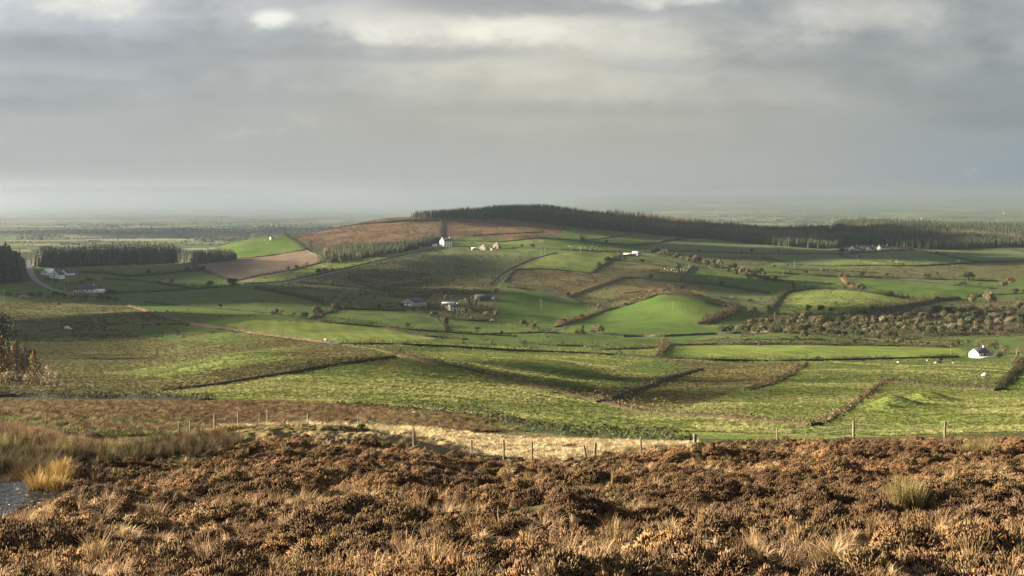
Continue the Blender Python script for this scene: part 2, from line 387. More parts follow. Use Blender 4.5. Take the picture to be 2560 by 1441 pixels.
FARP = pc; FEDGE = sec - best
ca[fm] = pc[fm]; cb[fm] = (pc * .8)[fm]; tu[fm] = .1
em = fm & (FEDGE < .10); ca[em] = (.040, .048, .026); cb[em] = (.035, .042, .024)
for t, poly in [('striped', [(2040, 566), (2070, 552), (2130, 544), (2260, 540), (2280, 552), (2100, 556)]), ('plough', [(-60, 566), (-60, 552), (60, 556), (50, 562)])]:  # right-hand patch: sunlight painted in as a paler field
    paint(t, fm & inpoly(GX, PY, poly))
mb = MB(); nr, nc = GX.shape
idx = np.arange(nr * nc).reshape(nr, nc)
mb.add(np.stack([WX, GY, WZ], -1).reshape(-1, 3), np.stack([idx[:-1, :-1], idx[:-1, 1:], idx[1:, 1:], idx[1:, :-1]], -1).reshape(-1, 4), ca.reshape(-1, 3))

def terrain_mat():
    m, nt, b = newmat('ground')
    pos = nt.nodes.new('ShaderNodeNewGeometry').outputs['Position']
    A = nt.nodes.new('ShaderNodeAttribute'); A.attribute_name = 'Col'
    B = nt.nodes.new('ShaderNodeAttribute'); B.attribute_name = 'Col2'
    T = nt.nodes.new('ShaderNodeAttribute'); T.attribute_name = 'Tuss'
    mp = nt.nodes.new('ShaderNodeMapping'); mp.inputs['Scale'].default_value = (.55, 1, 1); nt.links.new(pos, mp.inputs['Vector']); pw = mp.outputs[0]
    n1 = noise(nt, pw, .045, 4, .6, .4); n2 = noise(nt, pos, .32, 3, .6); n3 = noise(nt, pos, 1.1, 2, .6)
    f = mathn(nt, 'ADD', mathn(nt, 'MULTIPLY', n1, .5), mathn(nt, 'ADD', mathn(nt, 'MULTIPLY', n2, .32), mathn(nt, 'MULTIPLY', n3, .18)))
    col = mixc(nt, ramp(nt, f, .40, .60), A.outputs['Color'], B.outputs['Color'])
    big = ramp(nt, noise(nt, pw, .16, 4, .7, .6), .38, .62)
    col = mixc(nt, mathn(nt, 'MULTIPLY', mathn(nt, 'MULTIPLY_ADD', T.outputs['Fac'], .45, .20), big), col, mixc(nt, .62, col, (.035, .030, .016)))
    # tussocks: dead pale blades between dark bases
    tn = ramp(nt, noise(nt, pos, .9, 3, .65, .3), .42, .66)
    amt = mathn(nt, 'MULTIPLY', T.outputs['Fac'], .75)
    col = mixc(nt, mathn(nt, 'MULTIPLY', amt, mathn(nt, 'SUBTRACT', 1, tn)), col, mixc(nt, .45, col, (.035, .03, .016)))
    col = mixc(nt, mathn(nt, 'MULTIPLY', amt, mathn(nt, 'MULTIPLY', tn, .35)), col, (.24, .23, .085))
    nt.links.new(col, b.inputs['Base Color']); b.inputs['Roughness'].default_value = .9; b.inputs['Specular IOR Level'].default_value = .03
    hgt = mathn(nt, 'ADD', mathn(nt, 'MULTIPLY', noise(nt, pos, .55, 3, .6), 1.1), mathn(nt, 'MULTIPLY', noise(nt, pos, 2.2, 2), .3))
    bp = nt.nodes.new('ShaderNodeBump'); bp.inputs['Distance'].default_value = 1.0
    nt.links.new(hgt, bp.inputs['Height']); nt.links.new(mathn(nt, 'MULTIPLY_ADD', T.outputs['Fac'], .50, .16), bp.inputs['Strength'])
    nt.links.new(bp.outputs[0], b.inputs['Normal'])
    return m
me = mb.mesh('terrain', terrain_mat(), smooth=True)
a = me.color_attributes.new('Col2', 'FLOAT_COLOR', 'POINT'); a.data.foreach_set('color', np.concatenate([cb.reshape(-1, 3), np.ones((nr * nc, 1))], 1).ravel())
a = me.attributes.new('Tuss', 'FLOAT', 'POINT'); a.data.foreach_set('value', tu.ravel())
tag(link('terrain', me), kind='structure')

# ------------------------------------------------------------------ light and sky
SUN_EL, SUN_AZ = R(15.5), R(4)        # sun from the left, a little beyond the view's side
to_sun = Vector((-math.cos(SUN_EL) * math.cos(SUN_AZ), math.cos(SUN_EL) * math.sin(SUN_AZ), math.sin(SUN_EL)))
sl = bpy.data.lights.new('sun', 'SUN'); sl.energy = 5.0; sl.angle = R(.8); sl.color = (1.0, .86, .66)
so = bpy.data.objects.new('sun', sl); COL.objects.link(so); so.rotation_euler = (-to_sun).to_track_quat('-Z', 'Y').to_euler()
SKYV = .86
w = bpy.data.worlds.new('World'); SC.world = w; w.use_nodes = True
nt = w.node_tree; bg = nt.nodes['Background']
sky = nt.nodes.new('ShaderNodeTexSky'); sky.sky_type = 'NISHITA'; sky.sun_disc = False; sky.sun_elevation = SUN_EL
sky.sun_rotation = math.atan2(to_sun.x, to_sun.y)
dirv = nt.nodes.new('ShaderNodeTexCoord').outputs['Generated']
sep = nt.nodes.new('ShaderNodeSeparateXYZ'); nt.links.new(dirv, sep.inputs[0])
yy = mathn(nt, 'MAXIMUM', sep.outputs[1], .12)
uu = mathn(nt, 'DIVIDE', sep.outputs[0], yy); vv = mathn(nt, 'DIVIDE', sep.outputs[2], yy)
# an overcast sheet seen in perspective: coordinates on a plane overhead, curled down to the skyline
zc = mathn(nt, 'MAXIMUM', mathn(nt, 'ADD', sep.outputs[2], .05), .03)
cv = nt.nodes.new('ShaderNodeCombineXYZ')
nt.links.new(mathn(nt, 'DIVIDE', sep.outputs[0], zc), cv.inputs[0]); nt.links.new(mathn(nt, 'DIVIDE', yy, zc), cv.inputs[1])
def lin(r, g, b_): return tuple((((c / 255 + .055) / 1.055) ** 2.4 if c > 10 else c / 255 / 12.92) / 2 ** EXPO for c in (r, g, b_))
def blob(px, py, sx, sy, sharp=1.0):
    u0 = (px - 1280) / F; v0 = (HZ - py) / F
    a = mathn(nt, 'POWER', mathn(nt, 'DIVIDE', mathn(nt, 'SUBTRACT', uw, u0), sx / F), 2.0)
    c = mathn(nt, 'POWER', mathn(nt, 'ABSOLUTE', mathn(nt, 'DIVIDE', mathn(nt, 'SUBTRACT', vw, v0), sy / F)), 2.0)
    return mathn(nt, 'EXPONENT', mathn(nt, 'MULTIPLY', mathn(nt, 'ADD', a, c), -sharp))
wn1 = noise(nt, cv.outputs[0], .55, 5, .55, .3)
def uvnoise(a, b_, det, dist):
    wv = nt.nodes.new('ShaderNodeCombineXYZ'); nt.links.new(mathn(nt, 'MULTIPLY', uu, a), wv.inputs[0]); nt.links.new(mathn(nt, 'MULTIPLY', vv, b_), wv.inputs[1])
    nt.links.new(mathn(nt, 'MULTIPLY', sep.outputs[2], 2.0), wv.inputs[2]); return noise(nt, wv.outputs[0], 1.0, det, .58, dist)
wn2 = uvnoise(5.0, 12.0, 5, .1)
wn3 = uvnoise(16.0, 30.0, 6, .1)
nn_ = mathn(nt, 'ADD', mathn(nt, 'MULTIPLY', mathn(nt, 'SUBTRACT', wn2, .5), .9), mathn(nt, 'MULTIPLY', mathn(nt, 'SUBTRACT', wn3, .5), .9))
uw = mathn(nt, 'ADD', uu, mathn(nt, 'MULTIPLY', mathn(nt, 'SUBTRACT', wn2, .5), .06))
vw = mathn(nt, 'ADD', vv, mathn(nt, 'MULTIPLY', mathn(nt, 'SUBTRACT', wn3, .5), .020))
def rag(px, py, sx, sy, amt=1.0, lo=.18, hi=.95):
    """clouded sky patch with a broken edge"""
    return mathn(nt, 'MULTIPLY', ramp(nt, mathn(nt, 'ADD', blob(px, py, sx, sy, .8), nn_), lo, hi), amt)
c = lin(176, 177, 176)
c = mixc(nt, blob(100, 260, 700, 260), c, lin(172, 175, 183))
c = mixc(nt, blob(2400, 200, 620, 260), c, lin(160, 163, 165))
c = mixc(nt, blob(1500, 330, 900, 130), c, lin(170, 171, 166))
c = mixc(nt, blob(1350, 190, 430, 130), c, lin(208, 203, 188))
c = mixc(nt, blob(2720, 470, 620, 160), c, lin(128, 155, 180))
c = mixc(nt, blob(2600, 240, 300, 90), c, lin(138, 146, 152))
c = mixc(nt, blob(100, 430, 900, 90), c, lin(176, 184, 190))
c = mixc(nt, blob(1200, 450, 900, 80), c, lin(184, 188, 190))
c = mixc(nt, rag(150, 20, 420, 70), c, lin(205, 207, 212))
c = mixc(nt, rag(640, 20, 520, 60, .8), c, lin(202, 202, 203))
c = mixc(nt, rag(1420, 130, 430, 120, .65), c, lin(224, 218, 202))
c = mixc(nt, rag(1240, 60, 330, 60), c, lin(242, 236, 220))
c = mixc(nt, rag(215, 2, 150, 34), c, lin(240, 238, 228))
c = mixc(nt, rag(670, 42, 62, 24), c, lin(255, 254, 240))
c = mixc(nt, rag(1280, 70, 120, 36), c, lin(255, 250, 232))
c = mixc(nt, rag(930, 40, 190, 44, .8), c, lin(236, 232, 220))
c = mixc(nt, rag(2160, 40, 250, 60, .9), c, lin(214, 210, 200))
c = mixc(nt, rag(1340, 14, 430, 36, .9), c, lin(170, 169, 170))
c = mixc(nt, rag(1700, -6, 170, 20), c, lin(224, 220, 212))
c = mixc(nt, rag(240, 112, 260, 40, .85), c, lin(154, 157, 167))
c = mixc(nt, rag(420, 190, 420, 40, .5), c, lin(160, 162, 168))
c = mixc(nt, rag(30, 264, 300, 20, .5), c, lin(150, 157, 163))
c = mixc(nt, rag(700, 180, 200, 30, .5), c, lin(190, 190, 188))
c = mixc(nt, rag(1750, 230, 420, 60, .5), c, lin(190, 188, 180))
c = mixc(nt, rag(2450, 90, 300, 50, .6), c, lin(176, 176, 176))
c = mixc(nt, rag(2560, 300, 300, 30, .6), c, lin(128, 140, 150))
for x_, y_, sx_, sy_, am_, cc_ in ((900, 130, 520, 22, .6, (160, 160, 164)), (1950, 160, 520, 26, .5, (158, 159, 160)), (520, 245, 520, 20, .5, (163, 166, 171)), (1500, 275, 620, 24, .45, (160, 160, 157)),
                                   (320, 60, 260, 20, .6, (176, 178, 186)), (1080, 215, 360, 22, .4, (190, 189, 182)), (1780, 90, 300, 26, .5, (200, 197, 188)), (2330, 150, 260, 20, .5, (172, 172, 170)), (60, 180, 300, 22, .5, (188, 190, 196))):
    c = mixc(nt, rag(x_, y_, sx_, sy_, am_), c, lin(*cc_))
# soft billows over everything, stronger overhead than in the rain haze near the skyline
fade = mathn(nt, 'MULTIPLY_ADD', ramp(nt, vv, .02, .13), .85, .10)
val = mathn(nt, 'ADD', mathn(nt, 'MULTIPLY', mathn(nt, 'ADD', mathn(nt, 'MULTIPLY', mathn(nt, 'SUBTRACT', wn2, .5), .50), mathn(nt, 'MULTIPLY', mathn(nt, 'SUBTRACT', wn3, .5), .85)), fade), SKYV)
sc_ = nt.nodes.new('ShaderNodeVectorMath'); sc_.operation = 'SCALE'
nt.links.new(c, sc_.inputs[0]); nt.links.new(val, sc_.inputs['Scale'])
front = ramp(nt, sep.outputs[1], .12, .45)
cl = mixc(nt, front, lin(176, 182, 192), sc_.outputs[0])
ns = nt.nodes.new('ShaderNodeVectorMath'); ns.operation = 'SCALE'; ns.inputs['Scale'].default_value = .06; nt.links.new(sky.outputs[0], ns.inputs[0])
nt.links.new(mixc(nt, .08, cl, ns.outputs[0]), bg.inputs['Color']); bg.inputs['Strength'].default_value = 1.0

cam = bpy.data.cameras.new('camera'); co = bpy.data.objects.new('camera', cam); COL.objects.link(co)
co.location = (0, 0, 0); co.rotation_euler = (R(90), 0, 0); cam.sensor_width = 36; cam.lens = 36 * F / 2560
cam.shift_y = -(720.5 - HZ) / 2560; cam.clip_start = .5; cam.clip_end = 60000; SC.camera = co
vs = SC.view_settings; SC.display_settings.display_device = 'sRGB'; vs.view_transform = 'Standard'; vs.look = 'None'; vs.exposure = EXPO; vs.gamma = 1
SC.cycles.max_bounces = 4; SC.cycles.diffuse_bounces = 2; SC.cycles.volume_bounces = 2; SC.cycles.transparent_max_bounces = 8; SC.cycles.use_denoising = True

def air(name, x0, x1, y0, y1, z0, z1, dens, col, g, zfar=None):
    me = bpy.data.meshes.new(name)
    v = [(x, y, z if z == z0 or y == y0 or zfar is None else zfar) for x in (x0, x1) for y in (y0, y1) for z in (z0, z1)]
    me.from_pydata(v, [], [(0, 1, 3, 2), (4, 6, 7, 5), (0, 4, 5, 1), (2, 3, 7, 6), (0, 2, 6, 4), (1, 5, 7, 3)])
    m = bpy.data.materials.new(name); m.use_nodes = True; n = m.node_tree; n.nodes.remove(n.nodes['Principled BSDF'])
    p = n.nodes.new('ShaderNodeVolumePrincipled'); p.inputs['Color'].default_value = (*col, 1); p.inputs['Density'].default_value = dens; p.inputs['Anisotropy'].default_value = g
    n.links.new(p.outputs[0], n.nodes['Material Output'].inputs['Volume'])
    me.materials.append(m); tag(link(name, me), kind='stuff')
air('haze', -17000, 25500, -60, 22100, -135, 45, .75e-4, (.66, .77, .92), .82)
for y0, zt, dn in ((4300, 42, 1.1e-4), (6500, 105, .65e-4), (8200, 210, .5e-4)):     # showers that swallow the far plain, thinning upwards
    air('rain', -16000 + y0 / 9, 24500 - y0 / 9, y0, 22050 - y0 / 100, -133 + y0 / 4000, zt, dn, (.64, .70, .80), .80)

# unseen opaque blobs added off to the left, shaped to shade chosen ground
def cloud_gobo(pts, thick=26, hgt=480, seed=0, g=None):
    """unseen lumpy blob added so that its shadow falls on the ellipse around photo points pts = (px, py, rx, ry)"""
    px, py, rx, ry, zn = pts
    g = g or P(px, py, zn); t = (hgt - g.z) / to_sun.z; c = g + to_sun * t
    n, k = 48, 16; rg_ = np.random.default_rng(seed + 40)
    th = np.linspace(0, 2 * math.pi, n, endpoint=False); ph = np.linspace(-math.pi / 2, math.pi / 2, k)
    TH, PH = np.meshgrid(th, ph); o1 = rg_.random(8) * 6.28
    wob = 1 + .16 * np.sin(3 * TH + o1[0]) + .12 * np.sin(5 * TH + o1[1]) + .09 * np.sin(9 * TH + o1[2]) + .06 * np.sin(17 * TH + o1[3])
    X = np.cos(PH) * np.cos(TH) * rx * wob; Y = np.cos(PH) * np.sin(TH) * ry * wob
    Z = np.sin(PH) * thick * .5 * (1 + .3 * np.sin(6 * TH + o1[4]) * np.cos(PH)) + 4 * np.sin(X / 40 + o1[5]) * np.cos(Y / 50 + o1[6])
    ii = np.arange(n * k).reshape(k, n); nx = np.roll(ii, -1, 1)
    q = np.stack([ii[:-1], nx[:-1], nx[1:], ii[1:]], -1).reshape(-1, 4)
    m = MB(); m.add(np.stack([X, Y, Z], -1).reshape(-1, 3), q)
    tag(link('cloud_gobo', m.mesh('cloud_gobo', M_gobo, smooth=True, colors=False), loc=c), kind='stuff')
M_gobo = simple_mat('cloud_gobo', (.8, .8, .8), .05, .02, 1.0)
CLOUD_GOBOS = [(180, 690, 150, 260, 'mid'), (930, 704, 50, 65, 'mid'), (1040, 692, 60, 80, 'mid'), (1140, 668, 55, 80, 'mid'), (1110, 735, 75, 60, 'mid'), (900, 745, 50, 50, 'mid'), (80, 845, 70, 170, 'mid'), (330, 800, 60, 90, 'mid'), (600, 740, 140, 120, 'mid'),
          (1850, 710, 80, 90, 'mid'), (1700, 585, 380, 170, 'hill'), (2250, 600, 150, 110, 'hill'), (2300, 640, 150, 90, 'mid'), (1850, 630, 170, 90, 'mid'), (2250, 790, 70, 60, 'mid'), (1380, 965, 14, 22, 'mid'), (1680, 955, 9, 18, 'mid')]
for i, c_ in enumerate(CLOUD_GOBOS): cloud_gobo(c_, seed=i)
for i, (x, y, rx, ry) in enumerate([(-950, 4700, 700, 700)]): cloud_gobo((0, 0, rx, ry, None), 26, 480 + 420 * i, 60 + i, Vector((x, y, -105)))
# ------------------------------------------------------------------ ground cover scattered as instances
def gn_scatter(name, pts, rot, scl, idx, variants):
    """one object: points carrying variants of a plant"""
    lib = bpy.data.collections.new(name + '_kinds')
    for i, v in enumerate(variants):
        o = bpy.data.objects.new('%s_kind_%02d' % (name, i), v); lib.objects.link(o)
    me = bpy.data.meshes.new(name); me.vertices.add(len(pts)); me.vertices.foreach_set('co', np.asarray(pts, float).ravel())
    a = me.attributes.new('rot', 'FLOAT_VECTOR', 'POINT'); a.data.foreach_set('vector', np.asarray(rot, float).ravel())
    a = me.attributes.new('scl', 'FLOAT_VECTOR', 'POINT'); a.data.foreach_set('vector', np.asarray(scl, float).ravel())
    a = me.attributes.new('idx', 'INT', 'POINT'); a.data.foreach_set('value', np.asarray(idx, np.int32))
    g = bpy.data.node_groups.new(name, 'GeometryNodeTree')
    g.interface.new_socket('Geometry', in_out='INPUT', socket_type='NodeSocketGeometry'); g.interface.new_socket('Geometry', in_out='OUTPUT', socket_type='NodeSocketGeometry')
    gi = g.nodes.new('NodeGroupInput'); go = g.nodes.new('NodeGroupOutput'); ip = g.nodes.new('GeometryNodeInstanceOnPoints'); ci = g.nodes.new('GeometryNodeCollectionInfo')
    ci.inputs['Collection'].default_value = lib; ci.inputs['Separate Children'].default_value = True; ci.inputs['Reset Children'].default_value = True
    ip.inputs['Pick Instance'].default_value = True
    for nm, ty, s in (('rot', 'FLOAT_VECTOR', 'Rotation'), ('scl', 'FLOAT_VECTOR', 'Scale'), ('idx', 'INT', 'Instance Index')):
        n = g.nodes.new('GeometryNodeInputNamedAttribute'); n.data_type = ty; n.inputs['Name'].default_value = nm
        g.links.new(n.outputs['Attribute'], ip.inputs[s])
    g.links.new(gi.outputs[0], ip.inputs['Points']); g.links.new(ci.outputs[0], ip.inputs['Instance']); g.links.new(ip.outputs[0], go.inputs[0])
    o = link(name, me); md = o.modifiers.new('scatter', 'NODES'); md.node_group = g
    return tag(o, kind='stuff')

def blades(n, rad, h, width, lean, colb, colt, rng, segs=2, droop=.5, jitter=.25):
    """tuft of tapering blades; colb at the foot, colt at the tip"""
    mb = MB(); th = rng.uniform(0, 2 * math.pi, n); r = rad * np.sqrt(rng.random(n))
    b = np.stack([r * np.cos(th), r * np.sin(th), np.zeros(n)], 1)
    od = th + rng.normal(0, .7, n); out = np.stack([np.cos(od), np.sin(od), np.zeros(n)], 1)
    hh = h * rng.uniform(.55, 1.1, n); ln = lean * rng.uniform(.3, 1.3, n) * hh
    sd = np.stack([-np.sin(od), np.cos(od), np.zeros(n)], 1) * (width * rng.uniform(.6, 1.3, n))[:, None]
    tint = 1 + jitter * rng.normal(size=(n, 1))
    rows = []; cols = []
    for k in range(segs + 1):
        t = k / segs
        c = b + out * (ln * (t ** 1.6))[:, None] + np.array([0, 0, 1.0]) * (hh * (t - droop * .45 * t ** 3))[:, None]
        w = sd * (1 - .85 * t)
        rows += [c - w, c + w]; cc = np.clip((np.array(colb) * (1 - t) + np.array(colt) * t) * tint, .005, .9); cols += [cc, cc]
    V = np.stack(rows, 1).reshape(-1, 3); C = np.stack(cols, 1).reshape(-1, 3); m = 2 * (segs + 1)
    q = np.concatenate([np.arange(n)[:, None] * m + np.array([2 * k, 2 * k + 1, 2 * k + 3, 2 * k + 2]) for k in range(segs)])
    mb.add(V, q, C); return mb
def heather_clump(rng, colb, colt, n=300, spread=.35, h=.36):
    """low cushion of heather: plump leafy shoots standing out of a lumpy dome"""
    mb = MB(); lb = rng.normal(0, .5, (5, 2)) * spread
    th = rng.uniform(0, 2 * math.pi, n); q = np.sqrt(rng.random(n)); x = spread * q * np.cos(th); y = spread * q * np.sin(th)
    lump = np.max([np.exp(-((x - a) ** 2 + (y - b_) ** 2) / (spread * .34) ** 2) for a, b_ in lb], axis=0)
    z = h * (1 - q ** 2.8) * (.50 + .5 * lump) * rng.uniform(.82, 1.05, n)
    p = np.stack([x, y, z], 1); d = p / spread * np.array([1, 1, .3]) + np.array([0, 0, .75]) + rng.normal(0, .45, (n, 3)); d /= np.linalg.norm(d, axis=1, keepdims=True)
    L_ = (rng.uniform(.024, .055, n) * (1 + .4 * lump))[:, None]; w = rng.uniform(.0055, .0105, n)[:, None]
    u = np.cross(d, rng.normal(size=(n, 3))); u /= np.linalg.norm(u, axis=1, keepdims=True); v = np.cross(d, u)
    m = p + d * L_ * .5
    V = np.stack([p - d * .03, m + u * w, m + v * w, m - u * w, m - v * w, p + d * L_], 1).reshape(-1, 3)
    ct_ = np.array(colt) * (1 + .30 * rng.normal(size=(n, 1))); cb_ = np.tile(colb, (n, 1))
    C = np.clip(np.stack([cb_, ct_, ct_, ct_, ct_, ct_ * 1.15], 1).reshape(-1, 3), .008, .8)
    T = np.array([(0, 2, 1), (0, 3, 2), (0, 4, 3), (0, 1, 4), (5, 1, 2), (5, 2, 3), (5, 3, 4), (5, 4, 1)])
    mb.add(V, (np.arange(n)[:, None, None] * 6 + T[None]).reshape(-1, 3), C); return mb
rg = np.random.default_rng(21)
HV = [heather_clump(rg, (.05, .035, .024), c, n_, s_, h_).mesh('heather_clump', M_heath) for c, n_, s_, h_ in (
    [((.172, .102, .044), 480, .22, .20), ((.215, .126, .055), 480, .24, .18), ((.120, .074, .037), 480, .21, .22), ((.250, .155, .072), 460, .22, .17), ((.135, .094, .041), 520, .24, .25), ((.330, .235, .130), 420, .20, .14)])]
GV = [blades(110, .10, .42, .006, .55, (.20, .14, .07), (.46, .33, .19), rg, 3, .9).mesh('pale_grass', M_heath),
      blades(90, .14, .34, .006, .95, (.20, .13, .07), (.42, .28, .16), rg, 3, 1.2).mesh('pale_grass', M_heath),
      blades(70, .09, .55, .005, .35, (.13, .09, .04), (.36, .24, .12), rg, 3, .5).mesh('pale_grass', M_heath)]

def sample(n, px0, px1, y0, y1, pw=0.0):
    """random ground points; pw 0 = even per square metre, larger = denser close by"""
    q = rg.random(n); e = 2 - pw
    Y = (y0 ** e + q * (y1 ** e - y0 ** e)) ** (1 / e) if abs(e) > 1e-6 else y0 * (y1 / y0) ** q
    px = rg.uniform(px0, px1, n); X = Y * (px - 1280) / F; z = H(X, Y)
    return px, HZ - F * z / Y, X, Y, z
def scat(name, px, X, Y, z, keep, smin, smax, idx, variants, tilt=.18, grow=0.0, sink=.0):
    k = np.nonzero(keep)[0]; n = len(k)
    s = rg.uniform(smin, smax, n) * (1 + grow * np.maximum(0, (Y[k] - 25) / 50))
    rot = np.stack([rg.normal(0, tilt, n), rg.normal(0, tilt, n), rg.uniform(0, 6.28, n)], 1)
    scl = np.stack([s * rg.uniform(.85, 1.2, n), s * rg.uniform(.85, 1.2, n), s * rg.uniform(.8, 1.2, n)], 1)
    return gn_scatter(name, np.stack([X[k], Y[k], z[k] - sink], 1), rot, scl, idx[k] if len(idx) == len(px) else idx, variants)

# heather over the near hillside
n = 56000
px, py, X, Y, z = sample(n, -260, 2820, 13.5, 90, .75)
patch = fbm(X / 4.0, Y / 5.0, 33, 3); fine = rg.random(n)
pale = sstep(.50, .66, patch)
dk = fbm(X / 2.2, Y / 2.0, 35, 3) + rg.normal(0, .07, n); idx = np.where(fine < pale * .65, np.where(fine < pale * .35, 5, 3), np.where(dk > .56, 2, np.where(dk > .50, 4, np.where(dk > .43, 0, np.where(rg.random(n) < .6, 1, 3)))))
heath = in_heath(px, py + rg.normal(0, 5, n), Y)
bare = fbm(X / 1.1, Y / .9, 41, 2)
scat('heather', px, X, Y, z, heath & (bare < .60), .6, 1.35, idx, HV, grow=.15, sink=.03)
# pale moor grass among it
n = 15000
px, py, X, Y, z = sample(n, -260, 2820, 13.5, 85, .8)
patch = fbm(X / 4.0, Y / 5.0, 33, 3); p2 = fbm(X / 1.3, Y / 1.3, 55, 2)
heath = in_heath(px, py, Y)
prob = sstep(.48, .68, patch) * .55 + sstep(.60, .74, p2) * .55 + .03 + .8 * (fbm(X / 1.1, Y / .9, 41, 2) > .57)
scat('moor_grass', px, X, Y, z, heath & (rg.random(n) < prob * .55), .45, .95, (rg.random(n) * 3).astype(int), GV, tilt=.3)

# rushes and tussocks
def rush(n, h, lean, cb_, ct_, w=.006): return blades(n, .16, h, w, lean, cb_, ct_, rg, 2, .35, .3).mesh('rush', M_heath)
RV = [rush(120, .62, .30, (.034, .034, .018), (.095, .058, .032)), rush(110, .54, .45, (.04, .034, .017), (.125, .076, .040)), rush(110, .60, .35, (.038, .046, .018), (.080, .070, .030)), rush(90, .52, .5, (.07, .052, .025), (.21, .135, .065))]
n = 9000
px, py, X, Y, z = sample(n, -500, 700, 30, 78, .5)
k = (~in_heath(px, py - 6, Y)) & (px < 600) & (py > np.interp(px, [-500, 200, 560, 700], [1066, 1074, 1096, 1110])) & ~((X < -9.9) & (Y > 26.2) & (Y < 34.8))
pr = fbm(X / 6, Y / 5, 77, 3)
idx = np.where(pr > .56, 3, np.where(pr > .47, 1, np.where(rg.random(n) < .5, 0, 2)))
scat('rushes', px, X, Y, z, k & (rg.random(n) < .25 + .9 * sstep(.3, .55, fbm(X / 3, Y / 3, 79, 2))), .6, 1.1, idx, RV, tilt=.1)
# rushes on the near bank: yellow clump by the pool and a green clump in the heather
def spot(cx, cy, zn, nn, r):
    p = P(cx, cy, zn); a = rg.uniform(0, 6.28, nn); q = r * np.sqrt(rg.random(nn)); X = p.x + q * np.cos(a); Y = p.y + q * np.sin(a); return X, Y, H(X, Y)
YV = [blades(120, .14, .62, .006, .3, (.22, .15, .05), (.58, .40, .15), rg, 3, .5, .2).mesh('yellow_grass', M_heath), rush(100, .62, .3, (.12, .10, .04), (.21, .165, .065)), rush(110, .75, .4, (.10, .10, .035), (.24, .20, .075))]
PS = [(*spot(150, 1215, 'near', 16, .35), 0), (*spot(125, 1240, 'near', 8, .3), 0), (*spot(2280, 1268, 'near', 12, .36), 1), (*spot(2255, 1285, 'near', 6, .25), 1), (*spot(40, 1150, 'near', 30, 1.2), 2), (*spot(230, 1150, 'near', 30, 1.5), 2), (*spot(2450, 1130, 'near', 16, .8), 1)]
X = np.concatenate([p[0] for p in PS]); Y = np.concatenate([p[1] for p in PS]); z = np.concatenate([p[2] for p in PS]); ix = np.concatenate([np.full(len(p[0]), p[3]) for p in PS])
n = len(X); scat('yellow_grass', X, X, Y, z, np.ones(n, bool), .75, 1.2, ix, YV, tilt=.12)
# bleached grass beyond the fence
SV = [blades(70, .22, .40, .020, .7, (.26, .20, .10), (.46, .37, .20), rg, 2, .9).mesh('bleached_grass', M_heath), blades(60, .2, .34, .020, .9, (.21, .16, .08), (.40, .31, .16), rg, 2, 1.1).mesh('bleached_grass', M_heath), blades(60, .2, .4, .012, .6, (.10, .10, .04), (.30, .24, .10), rg, 2, .9).mesh('bleached_grass', M_heath)]
n = 30000
px, py, X, Y, z = sample(n, 480, 1740, 62, 128, .3)
k = (~in_heath(px, py - 4, Y)) & (py > np.interp(px, [480, 700, 1000, 1280, 1500, 1740], [1076, 1068, 1072, 1080, 1093, 1112]))
scat('bleached_grass', px, X, Y, z, k & (fbm(X / 2.5, Y / 3, 91, 2) < .62), .7, 1.2, np.where(rg.random(n) < .12, 2, (rg.random(n) * 2).astype(int)), SV, tilt=.2)
# brown moor between fence and first field
TV = [blades(60, .35, .42, .02, .8, (.06, .045, .02), (.165, .100, .046), rg, 2, .9).mesh('moor_tussock', M_heath), blades(60, .35, .38, .02, .8, (.05, .042, .018), (.135, .088, .040), rg, 2, .9).mesh('moor_tussock', M_heath), blades(55, .35, .34, .02, .9, (.06, .07, .025), (.17, .16, .055), rg, 2, .9).mesh('moor_tussock', M_heath)]
n = 26000
px, py, X, Y, z = sample(n, -400, 1320, 70, 205, .5)
k = (~in_heath(px, py - 4, Y)) & (py > np.interp(px, [-400, 560, 700, 1000, 1280], [1006, 1006, 1007, 1026, 1054])) & (py < np.interp(px, [-400, 560, 700, 1000, 1320], [1100, 1090, 1080, 1082, 1080]))
b = fbm(X / 14, Y / 10, 95, 3)
scat('moor_tussocks', px, X, Y, z, k & (rg.random(n) < .35 + 1.2 * sstep(.4, .6, b)), .8, 1.5, np.where(b + rg.normal(0, .05, n) < .48, 2, (rg.random(n) * 2).astype(int)), TV, tilt=.15)
# tussocky pasture on the nearest fields
PV = [blades(64, .30, .28, .016, .8, (.07, .085, .024), (.200, .225, .062), rg, 2, .8).mesh('pasture_grass', M_heath), blades(64, .30, .26, .016, .8, (.09, .09, .028), (.32, .32, .115), rg, 2, .8).mesh('pasture_grass', M_heath), blades(64, .28, .30, .016, .9, (.06, .05, .02), (.19, .135, .058), rg, 2, 1.0).mesh('pasture_grass', M_heath)]
n = 150000
px, py, X, Y, z = sample(n, -300, 2800, 150, 640, 1.25)
k = (py < np.interp(px, [-300, 480, 700, 1000, 1280, 1500, 2560], [960, 1000, 1003, 1022, 1046, 1075, 1100]))
rough = np.zeros(n, bool)
for t, poly in FIELDS:
    if t in ('rough', 'peat'): rough |= inpoly(px, py, poly)
    elif t in ('past', 'pastY', 'striped') and min(q[1] for q in poly) > 800: rough &= ~inpoly(px, py, poly)
smooth = np.zeros(n, bool)
for t, poly in FIELDS:
    if t == 'striped': smooth |= inpoly(px, py, poly)
b = fbm(X / 16, Y / 22, 97, 3)
scat('pasture_grass', px, X, Y, z, k & ~smooth & (rg.random(n) < (.25 + 1.0 * sstep(.36, .60, b)) * (1 - .8 * sstep(420, 640, Y))), .7, 1.5, np.where(rough & (rg.random(n) < .7), 2, np.where(b > .52, 1, 0)), PV, tilt=.15)

